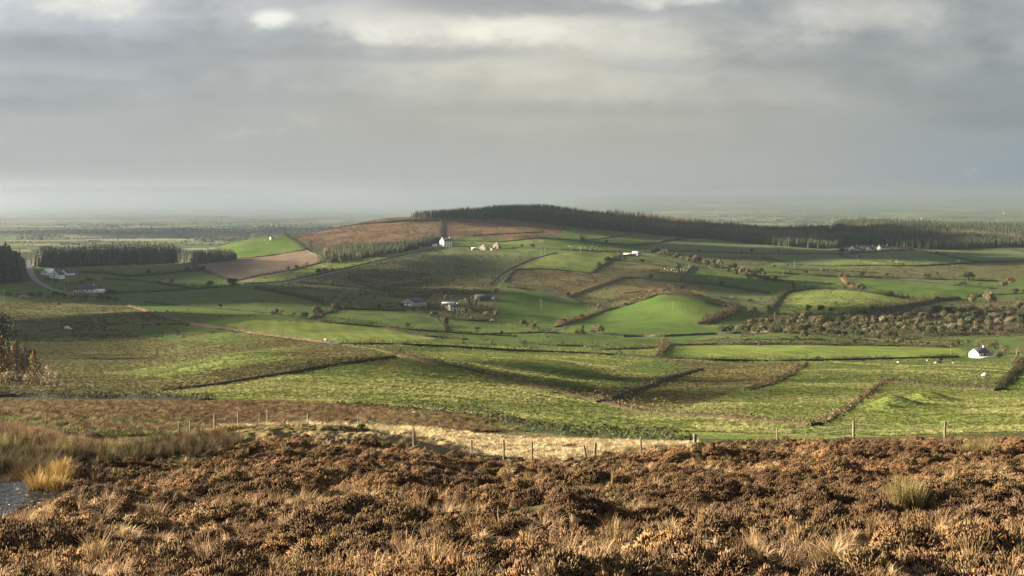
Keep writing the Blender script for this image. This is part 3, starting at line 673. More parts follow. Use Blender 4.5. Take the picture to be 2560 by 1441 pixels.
# reeds and rush clumps that roughen the moorland fields across the valley
MV = [blades(26, .55, .80, .07, .7, (.040, .042, .020), (.120, .105, .050), rg, 2, .8).mesh('rush_clump', M_heath), blades(26, .6, .70, .07, .8, (.05, .042, .022), (.150, .105, .055), rg, 2, .8).mesh('rush_clump', M_heath), blades(26, .6, .60, .07, .9, (.05, .055, .022), (.19, .16, .075), rg, 2, .9).mesh('rush_clump', M_heath), blades(26, .6, .70, .07, .7, (.07, .042, .03), (.215, .115, .070), rg, 2, .8).mesh('rush_clump', M_heath)]
n = 240000
px, py, X, Y, z = sample(n, -60, 2620, 560, 2300, .9)
ty = np.full(n, -1)
DENS = {'moor': (.8, 0), 'rust': (.9, 1), 'rough': (.55, 2), 'dark': (.25, 0), 'bracken': (.8, 3), 'peat': (.6, 0), 'forest': (0, 0)}
pr = np.zeros(n)
for t, poly in FIELDS:
    m = inpoly(px, py, poly)
    if t in DENS: ty[m] = DENS[t][1]; pr[m] = DENS[t][0]
    elif t == 'pastY' and poly[0] == (1930, 784): ty[m] = 2; pr[m] = .5
    elif t in ('past', 'grey', 'pastY'): ty[m] = 0; pr[m] = .012
    else: pr[m] = 0
b = fbm(X / 22, Y / 34, 101, 3)
k = rg.random(n) < pr * (.15 + 1.3 * sstep(.40, .60, b))
scat('rush_clumps', px, X, Y, z, k, .8, 1.7, np.where(rg.random(n) < .42, 2, np.maximum(ty, 0)), MV, tilt=.12)

# ------------------------------------------------------------------ conifers
def conifer(rng, tiers=8, spokes=7, slim=.2):
    """unit-height conifer: ragged drooping tiers"""
    V = []; T = []
    for k in range(tiers):
        t = k / tiers; z0 = .10 + .86 * t; r = slim * (1 - t) ** .85 * rng.uniform(.8, 1.15) + .012
        a0 = rng.uniform(0, 6.28); apex = len(V); V.append((rng.normal(0, .004), rng.normal(0, .004), min(1, z0 + .20 * (1 - .5 * t))))
        ring = []
        for j in range(spokes * 2):
            a = a0 + math.pi * j / spokes; rr = r * (rng.uniform(.85, 1.2) if j % 2 == 0 else .5)
            ring.append(len(V)); V.append((rr * math.cos(a), rr * math.sin(a), z0 - (.05 if j % 2 == 0 else -.02) * rng.uniform(.5, 1.4)))
        for j in range(len(ring)): T.append((apex, ring[j], ring[(j + 1) % len(ring)]))
    n0 = len(V); V += [(.012, 0, 0), (-.006, .01, 0), (-.006, -.01, 0), (0, 0, .3)]; T += [(n0, n0 + 1, n0 + 3), (n0 + 1, n0 + 2, n0 + 3), (n0 + 2, n0, n0 + 3)]
    return np.array(V), np.array(T)
CV = [conifer(rg, 6, 5, .155) for _ in range(6)]
M_con = foliage_mat('conifer', .08, .0)
SPRUCE = np.array([(.040, .056, .028), (.050, .066, .032), (.036, .048, .028), (.062, .070, .034)])
LARCH = np.array([(.105, .085, .045), (.092, .076, .040), (.080, .072, .036), (.118, .092, .047)])
def forest(name, xy, hts, cols, label=None):
    mb = MB()
    for v in range(len(CV)):
        k = np.nonzero(rg.integers(0, len(CV), len(xy)) == v)[0] if v == 0 else None
    vi = rg.integers(0, len(CV), len(xy))
    for v, (cv_, ct_) in enumerate(CV):
        k = np.nonzero(vi == v)[0]
        if not len(k): continue
        a = rg.uniform(0, 6.28, len(k)); s = hts[k]; wd = s * rg.uniform(.85, 1.25, len(k))
        x = cv_[None, :, 0] * np.cos(a)[:, None] - cv_[None, :, 1] * np.sin(a)[:, None]; y = cv_[None, :, 0] * np.sin(a)[:, None] + cv_[None, :, 1] * np.cos(a)[:, None]
        zb = H(xy[k, 0], xy[k, 1])
        V = np.stack([x * wd[:, None] + xy[k, 0][:, None], y * wd[:, None] + xy[k, 1][:, None], cv_[None, :, 2] * s[:, None] + zb[:, None] - .3], -1)
        T = ct_[None] + (np.arange(len(k)) * len(cv_))[:, None, None]
        mb.add(V.reshape(-1, 3), T.reshape(-1, 3), np.repeat(cols[k], len(cv_), 0))
    return tag(link(name, mb.mesh(name, M_con)), kind='stuff')
def stand(front, depth, sp, zn='mid', skew=0.0, hmin=12, hmax=16, mixl=0.0, band=None, pale=1.0):
    """plantation behind a front edge given in photo pixels; depth in metres (one value per front point)"""
    fp = [P(x, y, zn) for x, y in front]; dp = np.broadcast_to(depth, len(fp)).astype(float)
    out = []; dep = []; en = []; tot = sum(math.hypot(b.x - a.x, b.y - a.y) for a, b in zip(fp[:-1], fp[1:])); run = 0.0
    for a, b, d0, d1 in zip(fp[:-1], fp[1:], dp[:-1], dp[1:]):
        L = math.hypot(b.x - a.x, b.y - a.y); m = max(1, int(L / sp))
        for i in range(m):
            t = (i + rg.random() * .7) / m; d = d0 + (d1 - d0) * t; x0 = a.x + (b.x - a.x) * t; y0 = a.y + (b.y - a.y) * t
            q = 0.0
            while q < d:
                out.append((x0 + skew * q + rg.uniform(-sp, sp) + x0 / y0 * q, y0 + q + rg.uniform(-.5, .5) * sp)); dep.append(q); en.append(min(run + L * t, tot - run - L * t)); q += sp * (1.0 if q < 40 else 1.25)
        run += L
    xy = np.array(out); h = (1 - .5 * np.exp(-np.array(en) / 7)) * rg.uniform(hmin, hmax, len(xy)) * (1 + .25 * (fbm(xy[:, 0] / 30, xy[:, 1] / 30, 5, 2) - .5))
    pm = fbm(xy[:, 0] / 45, xy[:, 1] / 60, 7, 3)
    dd = np.array(dep); lar = rg.random(len(xy)) < mixl * (.4 + 1.6 * sstep(.42, .62, pm)) * (1 if band is None else sstep(band[0], band[0] + 40, dd) * (1 - sstep(band[1], band[1] + 50, dd)))
    c = np.where(lar[:, None], LARCH[rg.integers(0, 4, len(xy))], SPRUCE[rg.integers(0, 4, len(xy))]) * rg.uniform(.75, 1.25, (len(xy), 1))
    h = np.where(lar, h * .9, h) * np.where(rg.random(len(xy)) < .12, rg.uniform(.7, 1.2, len(xy)), 1); c = c * pale * (.55 + .95 * pm)[:, None]
    return xy, h, c
forest('spruce_plantation', *stand([(-260, 712), (-60, 710), (56, 705)], 140, 3.2, hmin=24, hmax=28))
forest('spruce_plantation', *stand([(88, 668), (200, 667), (330, 662), (450, 655)], 130, 3.0, hmin=21.5, hmax=25, mixl=.06))
forest('spruce_plantation', *stand([(440, 656), (500, 660), (560, 655), (585, 650)], [90, 80, 60, 40], 3.8, hmin=11, hmax=14, mixl=.25))
forest('spruce_plantation', *stand([(800, 660), (850, 655), (930, 643), (1000, 632), (1060, 618), (1098, 606)], [110, 110, 90, 70, 40, 16], 3.6, hmin=7.5, hmax=10.5, mixl=.15, pale=1.0))
forest('hilltop_forest', *stand([(1030, 545), (1100, 546), (1180, 548), (1270, 549), (1400, 565), (1460, 572), (1560, 580), (1660, 590), (1750, 596), (1850, 606), (1960, 616), (2090, 622)], [16, 60, 150, 250, 290, 290, 300, 300, 310, 320, 330, 340], 3.5, 'hill', hmin=9, hmax=13.5, mixl=.5, band=(50, 400)))
forest('mixed_forest', *stand([(2085, 622), (2110, 612), (2150, 610), (2250, 618), (2330, 624), (2440, 621), (2560, 617), (2760, 612)], 420, 3.6, 'hill', hmin=9, hmax=13, mixl=.85, band=(45, 230)))  # shade along the lower edge put in as dark spruce in front
# ------------------------------------------------------------------ field boundaries: every hedge, bank and wall a thing
BARK_BROWN = [(.080, .064, .036), (.10, .078, .042), (.062, .056, .030)]
DARKG = [(.030, .040, .018), (.042, .052, .022), (.05, .045, .022), (.035, .045, .02)]
RUSTY = [(.12, .082, .042), (.14, .095, .050), (.09, .07, .034)]
TAN = [(.17, .125, .065), (.13, .10, .05), (.09, .08, .035)]
def walk(poly, zn, step):
    """ground points along a line drawn through photo pixels"""
    ps = []
    for (x0, y0), (x1, y1) in zip(poly[:-1], poly[1:]):
        m = max(2, int(math.hypot(x1 - x0, (y1 - y0) * 3) / 12))
        for i in range(m): ps.append(P(x0 + (x1 - x0) * i / m, y0 + (y1 - y0) * i / m, zn))
    ps.append(P(*poly[-1], zn))
    A = np.array(ps)[:, :2]; d = np.concatenate([[0], np.cumsum(np.linalg.norm(np.diff(A, axis=0), axis=1))])
    s = np.arange(0, d[-1], step)
    if len(s) < 2: s = np.array([0, d[-1]])
    X = np.interp(s, d, A[:, 0]); Y = np.interp(s, d, A[:, 1])
    return X, Y, H(X, Y)
def pick(cols, n, var=.25):
    return np.array(cols)[rg.integers(0, len(cols), n)] * rg.uniform(1 - var, 1 + var, (n, 1))
HEDGES = []
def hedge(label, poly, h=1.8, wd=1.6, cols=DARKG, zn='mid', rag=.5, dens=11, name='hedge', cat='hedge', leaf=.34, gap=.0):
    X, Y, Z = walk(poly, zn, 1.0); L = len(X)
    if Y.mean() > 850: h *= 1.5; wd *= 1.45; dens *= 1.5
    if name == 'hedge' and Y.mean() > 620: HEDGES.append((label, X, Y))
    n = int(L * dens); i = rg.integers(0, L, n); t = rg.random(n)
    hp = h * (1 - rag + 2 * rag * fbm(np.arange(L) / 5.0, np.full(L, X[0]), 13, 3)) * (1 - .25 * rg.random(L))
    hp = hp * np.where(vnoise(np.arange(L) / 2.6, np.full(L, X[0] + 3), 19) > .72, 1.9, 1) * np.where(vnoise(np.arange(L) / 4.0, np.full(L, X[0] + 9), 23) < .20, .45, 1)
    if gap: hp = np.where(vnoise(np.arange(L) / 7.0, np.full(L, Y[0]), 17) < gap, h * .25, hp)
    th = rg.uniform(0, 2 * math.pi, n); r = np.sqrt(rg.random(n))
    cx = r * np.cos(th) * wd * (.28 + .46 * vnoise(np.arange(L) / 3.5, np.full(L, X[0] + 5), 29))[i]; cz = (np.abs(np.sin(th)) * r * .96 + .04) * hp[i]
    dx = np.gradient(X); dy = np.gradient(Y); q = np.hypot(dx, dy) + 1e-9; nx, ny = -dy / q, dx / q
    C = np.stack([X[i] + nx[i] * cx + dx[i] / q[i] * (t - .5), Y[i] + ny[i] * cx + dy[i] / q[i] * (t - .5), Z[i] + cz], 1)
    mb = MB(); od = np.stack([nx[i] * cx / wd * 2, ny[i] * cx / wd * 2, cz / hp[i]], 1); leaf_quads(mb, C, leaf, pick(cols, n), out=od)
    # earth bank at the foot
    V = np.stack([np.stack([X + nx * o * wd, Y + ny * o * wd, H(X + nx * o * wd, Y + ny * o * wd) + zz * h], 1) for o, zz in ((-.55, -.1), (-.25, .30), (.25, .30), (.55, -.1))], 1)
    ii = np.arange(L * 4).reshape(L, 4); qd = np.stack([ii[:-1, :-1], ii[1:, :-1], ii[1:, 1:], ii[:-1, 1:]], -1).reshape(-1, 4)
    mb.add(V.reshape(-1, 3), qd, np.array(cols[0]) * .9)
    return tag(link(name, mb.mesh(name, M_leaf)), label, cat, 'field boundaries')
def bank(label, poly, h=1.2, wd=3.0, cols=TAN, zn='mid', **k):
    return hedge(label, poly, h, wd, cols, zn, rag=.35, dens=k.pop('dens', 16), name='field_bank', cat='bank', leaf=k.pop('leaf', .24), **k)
M_stone = simple_mat('field_stone', (.055, .052, .042), .35, 1.2, .9, .5)
def wall(label, poly, h=1.1, wd=.6, zn='mid', mat=None):
    X, Y, Z = walk(poly, zn, .9); L = len(X); mb = MB()
    dx = np.gradient(X); dy = np.gradient(Y); q = np.hypot(dx, dy) + 1e-9; nx, ny = -dy / q, dx / q
    hh = h * rg.uniform(.8, 1.15, L)
    V = np.stack([np.stack([X + nx * o * wd + rg.normal(0, .05, L), Y + ny * o * wd + rg.normal(0, .05, L), Z + zz * hh - (.2 if zz == 0 else 0)], 1) for o, zz in ((-.5, 0), (-.36, .95), (0, 1.05), (.36, .95), (.5, 0))], 1)
    ii = np.arange(L * 5).reshape(L, 5); mb.add(V.reshape(-1, 3), np.stack([ii[:-1, :-1], ii[1:, :-1], ii[1:, 1:], ii[:-1, 1:]], -1).reshape(-1, 4))
    return tag(link('stone_wall', mb.mesh('stone_wall', mat or M_stone)), label, 'wall', 'field boundaries')

# near banks and the gorse line
hedge('dark gorse hedge between the bleached grass and the nearest green field', [(1150, 1040), (1230, 1052), (1330, 1074), (1430, 1090), (1520, 1096), (1620, 1104), (1730, 1112)], 1.5, 3.2, [(.030, .042, .014), (.045, .06, .018), (.07, .06, .022), (.025, .035, .014)], rag=.6, dens=60, leaf=.20, name='gorse_hedge')
hedge('low dark scrub line along the lower left edge of the nearest green field', [(820, 1014), (950, 1020), (1060, 1026), (1150, 1038)], .8, 1.6, DARKG, rag=.6, dens=34, leaf=.2, name='gorse_hedge')
hedge('dark ditch scrub between the brown moor and the larch clump', [(-120, 1000), (0, 992), (120, 994), (230, 998), (330, 996), (430, 1000), (520, 1005)], 1.6, 3.5, [(.028, .032, .016), (.04, .04, .018), (.05, .045, .02)], rag=.6, dens=40, leaf=.22, name='gorse_hedge')
bank('long tan bank descending from the road bend to the hollow and on right', [(862, 864), (940, 874), (1065, 904), (1165, 924), (1280, 954), (1405, 983), (1505, 1008), (1605, 1033), (1780, 1044), (1920, 1057), (2045, 1066)], 1.7, 3.2, [(.085, .064, .032), (.12, .088, .044), (.055, .048, .022)])
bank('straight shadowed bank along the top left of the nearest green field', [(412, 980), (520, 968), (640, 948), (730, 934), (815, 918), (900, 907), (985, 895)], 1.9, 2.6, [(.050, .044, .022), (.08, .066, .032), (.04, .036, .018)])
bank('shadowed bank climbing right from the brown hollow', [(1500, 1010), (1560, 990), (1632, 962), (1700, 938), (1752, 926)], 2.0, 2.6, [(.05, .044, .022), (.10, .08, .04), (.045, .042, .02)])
bank('left bank of the double ditch below the long dark hedge', [(1862, 972), (1920, 955), (1968, 933), (2000, 910)], .9, 1.6, TAN)
bank('right bank of the double ditch below the long dark hedge', [(1880, 975), (1940, 957), (1985, 934), (2018, 908)], .9, 1.6, [(.06, .055, .025), (.13, .11, .05)])
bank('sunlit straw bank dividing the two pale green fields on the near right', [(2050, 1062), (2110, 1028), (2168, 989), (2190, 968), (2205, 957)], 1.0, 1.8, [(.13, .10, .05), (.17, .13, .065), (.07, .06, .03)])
hedge('gappy hawthorn hedge above the two grassy mounds', [(2210, 956), (2260, 960), (2330, 965), (2420, 972), (2493, 978)], 2.0, 2.0, BARK_BROWN + DARKG, rag=.7, dens=40, leaf=.24)
hedge('bushy hedge running down from the bungalow trees to the near right field', [(2496, 976), (2515, 956), (2535, 936), (2566, 912)], 2.0, 2.4, BARK_BROWN + DARKG, rag=.6, dens=40, leaf=.24)
hedge('long low dark hedge crossing the valley below the striped fields', [(852, 862), (990, 863), (1115, 868), (1280, 878), (1480, 886), (1630, 895), (1780, 902), (1920, 905)], 2.3, 3.2, [(.028, .032, .016), (.04, .045, .02)], dens=40, leaf=.22, rag=.3)
hedge('dark roadside hedge leading to the bungalow', [(1925, 905), (2040, 902), (2170, 899), (2300, 896), (2395, 893)], 1.9, 2.6, [(.028, .032, .016), (.045, .045, .02)], dens=36, leaf=.22, rag=.3)
hedge('thick tan bush row closing the lower lit strip', [(1645, 894), (1655, 880), (1668, 864)], 3.0, 3.0, TAN + BARK_BROWN, dens=60, leaf=.3)
hedge('thin dark hedge along the top of the striped field left of the bungalow', [(1672, 864), (1800, 862), (1920, 862), (2040, 863), (2145, 865), (2270, 867), (2395, 870)], 1.1, 1.4, DARKG, dens=18, rag=.7)
hedge('short dark hedge curving over the small rise beside the tan bush row', [(1300, 858), (1400, 866), (1455, 866), (1510, 876), (1650, 870)], 1.2, 1.8, DARKG + TAN, dens=18, rag=.7)
wall('grey stone wall below the valley wood', [(1560, 843), (1667, 842), (1780, 837), (1860, 834), (1920, 832), (1975, 831)], 1.2)
hedge('tree dotted hedge along the foot of the bright knoll', [(1440, 834), (1470, 834), (1560, 840), (1667, 843)], 1.8, 2.2, DARKG + BARK_BROWN, dens=20)
hedge('rusty shrub hedge slanting between the two brightest valley fields', [(1392, 819), (1420, 806), (1455, 798), (1492, 784)], 2.6, 3.0, RUSTY + TAN, dens=26)
hedge('bushy hedge rising along the left of the bright knoll', [(1492, 784), (1512, 777), (1560, 766), (1610, 750), (1642, 738)], 2.4, 2.8, TAN + DARKG, dens=24)
hedge('dark hedge over the top of the bright knoll', [(1642, 738), (1680, 736), (1710, 742), (1760, 756), (1817, 768), (1845, 778)], 1.8, 2.2, DARKG + TAN, dens=18, rag=.7)
hedge('thick round topped brown hedge at the right foot of the bright knoll', [(1757, 812), (1785, 802), (1815, 790), (1845, 778)], 4.2, 5.5, [(.09, .07, .042), (.11, .084, .048), (.075, .06, .034)], dens=40, rag=.65, leaf=.5)
hedge('shrubby hedge along the top of the rust coloured reed field below the track', [(1280, 676), (1355, 673), (1420, 678), (1480, 685)], 1.8, 2.0, DARKG, dens=16)
hedge('ragged dark hedge along the foot of the rust coloured reed field', [(1268, 719), (1310, 724), (1355, 731), (1415, 745), (1460, 762), (1512, 776)], 2.2, 2.4, DARKG + BARK_BROWN, dens=18, rag=.7)
hedge('line of rounded tan bushes right of the rust coloured reed field', [(1415, 744), (1460, 728), (1505, 713), (1550, 697)], 3.2, 3.4, TAN + BARK_BROWN, dens=26, rag=.7)
hedge('dark hedge under the huddled sheep field', [(1550, 696), (1600, 697), (1655, 703), (1720, 708), (1780, 712), (1850, 722), (1920, 735)], 2.2, 2.6, DARKG, dens=18)
wall('pale stone wall on the right of the huddled sheep', [(1700, 703), (1712, 690), (1722, 676), (1734, 666)], 1.3)
hedge('dark hedge up the right side of the yellow knoll field', [(1480, 683), (1500, 668), (1530, 650), (1560, 633)], 2.0, 2.2, DARKG + TAN, dens=16)
wall('stone edged lane wall on the left of the yellow knoll field', [(1225, 712), (1250, 690), (1280, 671), (1330, 650), (1392, 633)], 1.0)
wall('second lane wall beside the rust coloured reed field', [(1262, 706), (1275, 688), (1290, 674)], 1.0)
hedge('thin hedge along the top of the yellow knoll field', [(1280, 620), (1360, 623), (1430, 626), (1500, 629), (1565, 631)], 1.1, 1.4, DARKG, dens=12, rag=.3)
hedge('hedge above the field of scattered sheep', [(1350, 596), (1410, 600), (1480, 607), (1530, 612), (1575, 616)], 1.8, 2.0, DARKG, dens=14)
hedge('hedge rising right from the farm lane to the bracken hill', [(1245, 606), (1290, 602), (1330, 597), (1352, 595)], 1.2, 1.4, DARKG + TAN, dens=12)
hedge('hedge climbing right to the forest corner above the white roofed barn', [(1575, 616), (1630, 610), (1690, 601), (1747, 593)], 1.7, 2.0, DARKG, dens=14)
wall('pale wall climbing to the forest left of the upper sheep field', [(1455, 603), (1510, 597), (1580, 585)], 1.1)
hedge('long straight hedge below the broad shaded field under the forest', [(1640, 626), (1700, 630), (1800, 632), (1920, 636), (2000, 636), (2080, 635)], 1.5, 1.8, DARKG, dens=13, rag=.3)
hedge('bushy hedge in front of the white farm cluster', [(2083, 636), (2110, 638), (2150, 633), (2195, 628), (2240, 627), (2290, 626)], 1.8, 2.2, DARKG + BARK_BROWN, dens=16)
hedge('dark hedge descending right from the white farm cluster', [(2290, 625), (2340, 636), (2395, 646), (2445, 656)], 1.5, 1.7, DARKG, dens=13, rag=.3)
hedge('short hedge by the forest on the far right edge', [(2490, 616), (2530, 624), (2570, 634)], 1.4, 1.6, DARKG, dens=12, rag=.3)
hedge('long dark hedge under the fields of the white farm cluster', [(2070, 667), (2180, 665), (2295, 666), (2382, 661), (2460, 657), (2570, 654)], 2.2, 2.2, DARKG, dens=15)
hedge('hedge slanting down to the long dark hedge from the shaded field', [(1905, 644), (1950, 654), (1985, 663), (2070, 667)], 2.0, 2.2, DARKG, dens=15)
hedge('dark hedge above the upright ochre strip of hedge on the right', [(1920, 683), (2000, 687), (2095, 693), (2200, 695), (2300, 698), (2400, 701), (2495, 704)], 2.2, 2.4, DARKG, dens=15)
hedge('ochre leaved hedge beside the small bright striped field', [(2103, 695), (2112, 705), (2122, 715), (2133, 726)], 3.0, 2.8, [(.18, .115, .055), (.14, .095, .05)], dens=26)
hedge('dark tree lined hedge over the top of the tussocky yellow knoll', [(1982, 731), (2032, 723), (2090, 724), (2145, 728), (2200, 737), (2295, 752)], 2.6, 2.8, DARKG, dens=20, rag=.7)
hedge('hedge of round brown bushes down the left of the tussocky yellow knoll', [(1920, 782), (1935, 766), (1945, 748), (1965, 734), (1982, 728)], 3.0, 3.4, BARK_BROWN + DARKG, dens=24, rag=.7)
hedge('dark hedge along the foot of the tussocky yellow knoll', [(1920, 786), (2000, 788), (2095, 788), (2170, 781), (2230, 771)], 1.6, 2.2, DARKG, dens=18)
hedge('tall rounded brown hedge right of the tussocky yellow knoll', [(2160, 784), (2200, 776), (2240, 770), (2300, 760), (2345, 752), (2395, 748)], 4.5, 6.0, BARK_BROWN + TAN, dens=60, rag=.5)
hedge('hedge above the brightest green field on the right', [(2190, 698), (2250, 702), (2320, 708), (2400, 716), (2495, 723)], 1.8, 2.0, DARKG + BARK_BROWN, dens=15, rag=.8, gap=.3)
hedge('scrubby hedge through the rough pasture on the upper right', [(2240, 672), (2290, 682), (2340, 692), (2400, 697), (2470, 703)], 2.0, 2.6, BARK_BROWN + DARKG, dens=14, rag=.8, gap=.35)
hedge('dark roadside hedge right of the low white bungalow', [(250, 737), (320, 733), (425, 728), (500, 723), (557, 718), (600, 714)], 1.6, 1.8, DARKG, dens=14, rag=.4)
hedge('thin hedge dividing the shaded green slopes in the valley bottom', [(360, 757), (475, 767), (640, 781), (715, 791), (802, 806)], 1.0, 1.3, DARKG, dens=14, rag=.4)
hedge('dark hedge through the paddocks below the left plantation', [(260, 698), (350, 703), (420, 713), (475, 721)], 1.7, 1.9, DARKG, dens=14)
hedge('broken hedge running right from the three white gables', [(200, 683), (260, 684), (312, 692), (360, 690), (412, 686), (500, 676)], 2.4, 2.6, DARKG, dens=18)
hedge('hedge falling right from the plantation corner beside the ploughed field', [(470, 652), (500, 675), (535, 688), (570, 702)], 1.8, 2.0, DARKG + BARK_BROWN, dens=15)
hedge('hedge between the ploughed field and the lit strip', [(585, 704), (640, 692), (730, 676), (820, 653), (915, 643), (985, 643)], 1.3, 1.5, DARKG + BARK_BROWN, dens=13)
hedge('dark hedge along the lane climbing to the tall white house', [(612, 712), (715, 705), (800, 687), (900, 664), (990, 643), (1060, 628), (1110, 620)], 1.4, 1.6, DARKG, dens=15, rag=.3)
hedge('thin hedge below the dark rushy fields', [(745, 708), (820, 714), (890, 720), (950, 726), (985, 732)], 1.4, 1.6, DARKG, dens=14, rag=.6)
wall('dotted pale wall of boulders across the dark rushy fields', [(1008, 644), (1060, 652), (1110, 659), (1165, 666)], .45, .5, mat=simple_mat('pale_stone', (.11, .105, .09), .7, .5, .9, .4))
hedge('winding dark hedge above the shaded valley field', [(640, 722), (700, 733), (740, 741), (795, 757), (850, 772)], 2.4, 3.0, DARKG + BARK_BROWN, dens=20, rag=.7)
hedge('bushy dark hedge climbing to the round bush in the valley bottom', [(777, 799), (800, 788), (830, 778), (850, 770)], 2.0, 2.6, DARKG + BARK_BROWN, dens=22)
hedge('long thin hedge below the big grey barn field', [(808, 806), (880, 812), (965, 819), (1040, 826), (1115, 831), (1200, 837), (1290, 842)], 1.3, 1.6, DARKG, dens=14, rag=.7)
hedge('hedge below the big grey barn', [(852, 773), (940, 776), (1015, 778), (1070, 787), (1115, 797), (1180, 803), (1240, 802)], 1.8, 2.2, DARKG + BARK_BROWN, dens=18)
bank('brown gully bank in the valley bottom', [(957, 818), (990, 826), (1030, 836), (1065, 842), (1110, 845), (1165, 850)], 2.0, 5.0, [(.05, .045, .022), (.10, .08, .04), (.04, .04, .018)], dens=26)
hedge('low hedge between the lit field and the ploughed field on the left hill', [(585, 648), (640, 644), (700, 636), (762, 626)], 1.2, 1.5, DARKG, dens=13, rag=.4)
hedge('dark bushes down the left edge of the bracken hill', [(705, 588), (722, 596), (745, 610), (765, 626)], 3.0, 4.0, DARKG + BARK_BROWN, dens=26, rag=.6)
wall('stony wall under the golden larches by the ploughed field', [(765, 628), (790, 638), (822, 652)], 1.2)
hedge('dark gully scrub up the bracken hill above the tall white house', [(1100, 602), (1103, 585), (1105, 570), (1106, 556)], 3.0, 6.0, [(.045, .04, .025), (.06, .05, .03)], dens=30, rag=.6, name='gully_scrub')
hedge('hedge along the foot of the bracken hill right of the tall white house', [(1180, 591), (1240, 586), (1300, 584), (1360, 580)], 1.4, 1.8, DARKG, dens=12)
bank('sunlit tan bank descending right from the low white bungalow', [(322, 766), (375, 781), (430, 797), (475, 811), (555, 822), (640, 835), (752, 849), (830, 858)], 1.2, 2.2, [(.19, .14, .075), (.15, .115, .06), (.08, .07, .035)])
hedge('straight hedge below the white roofed barn', [(1555, 636), (1600, 642), (1650, 650), (1695, 658)], 1.3, 1.5, DARKG, dens=13, rag=.3)
hedge('lower straight hedge above the huddled sheep', [(1533, 651), (1590, 657), (1640, 665), (1690, 671)], 1.3, 1.5, DARKG, dens=13, rag=.4)
hedge('pale grassy fence line at the top of the far right strip of fields', [(2300, 838), (2400, 836), (2480, 838), (2570, 841)], .8, 1.0, DARKG, dens=8, rag=.6, gap=.3)

bank('low grassy bank across the dark rushy fields left of the lane', [(937, 718), (990, 708), (1045, 699), (1100, 688)], 1.0, 2.0, TAN, dens=10)
bank('short rough bank below the top of the lane road', [(952, 654), (985, 662), (1018, 671)], .9, 1.8, TAN, dens=10)
hedge('hedge line across the field of the four sheep', [(1735, 668), (1800, 680), (1870, 692), (1930, 702), (1985, 708)], 1.6, 1.8, DARKG, dens=13)
hedge('thin hedge from the slanting hedge to the white farm cluster', [(2100, 641), (2140, 648), (2200, 656), (2260, 662)], 1.4, 1.6, DARKG + BARK_BROWN, dens=13, rag=.7)
hedge('hedge crossing the fields under the lower arm of the shelter belt', [(1900, 690), (1930, 700), (2000, 706), (2080, 712)], 1.4, 1.8, DARKG + BARK_BROWN, dens=14, rag=.7)
hedge('hedge between the reed fields behind the bright knoll', [(1560, 735), (1620, 728), (1700, 726), (1770, 735)], 1.4, 1.8, BARK_BROWN + TAN, dens=14, rag=.7)
hedge('ragged hedge across the dark field right of the bright knoll', [(1800, 745), (1850, 752), (1900, 762), (1935, 768)], 1.5, 2.0, DARKG + BARK_BROWN, dens=14, rag=.7)
hedge('hedge under the forest right of the bracken hill', [(1400, 574), (1430, 582), (1450, 592), (1456, 602)], 1.4, 1.8, DARKG + TAN, dens=13, rag=.6)
hedge('hedge along the upper edge of the yellow strip field above the lane', [(1110, 600), (1180, 604), (1245, 606)], 1.2, 1.6, DARKG, dens=12)
hedge('low hedge through the wet meadow above the striped field', [(1780, 848), (1860, 852), (1960, 850), (2060, 850)], 1.2, 1.6, DARKG + BARK_BROWN, dens=14, rag=.8)

hedge('thin hedge under the short field of the slanting hedge', [(1925, 671), (2000, 676), (2095, 679), (2200, 684)], 1.4, 1.7, DARKG, dens=13, rag=.7)
hedge('short hedge dropping to the tree lined hedge', [(1925, 700), (1960, 705), (1984, 712), (1983, 724)], 1.5, 1.8, BARK_BROWN + DARKG, dens=14, rag=.7)
hedge('hedge above the track end in the valley bottom', [(1262, 808), (1300, 818), (1345, 826), (1380, 828)], 1.4, 1.8, BARK_BROWN + DARKG, dens=14, rag=.7)
hedge('hedge below the track end in the valley bottom', [(1215, 836), (1290, 834), (1350, 832), (1400, 834)], 1.3, 1.7, DARKG, dens=14, rag=.7)
hedge('hedge on the far right above the tall rounded trees', [(2420, 744), (2470, 738), (2520, 737), (2575, 734)], 1.6, 2.0, DARKG + BARK_BROWN, dens=14, rag=.7)
hedge('hedge between the white roofed barn and the shelter belt', [(1612, 631), (1660, 635), (1700, 641), (1745, 650)], 1.4, 1.7, DARKG, dens=13, rag=.6)
hedge('hedge climbing through the shaded fields left of the barn lane', [(1075, 790), (1095, 802), (1110, 815), (1116, 830)], 1.4, 1.8, DARKG + BARK_BROWN, dens=14, rag=.7)
hedge('hedge running up the slope right of the two straight barn hedges', [(1690, 658), (1694, 666), (1690, 674), (1700, 684)], 1.3, 1.7, DARKG, dens=13, rag=.6)

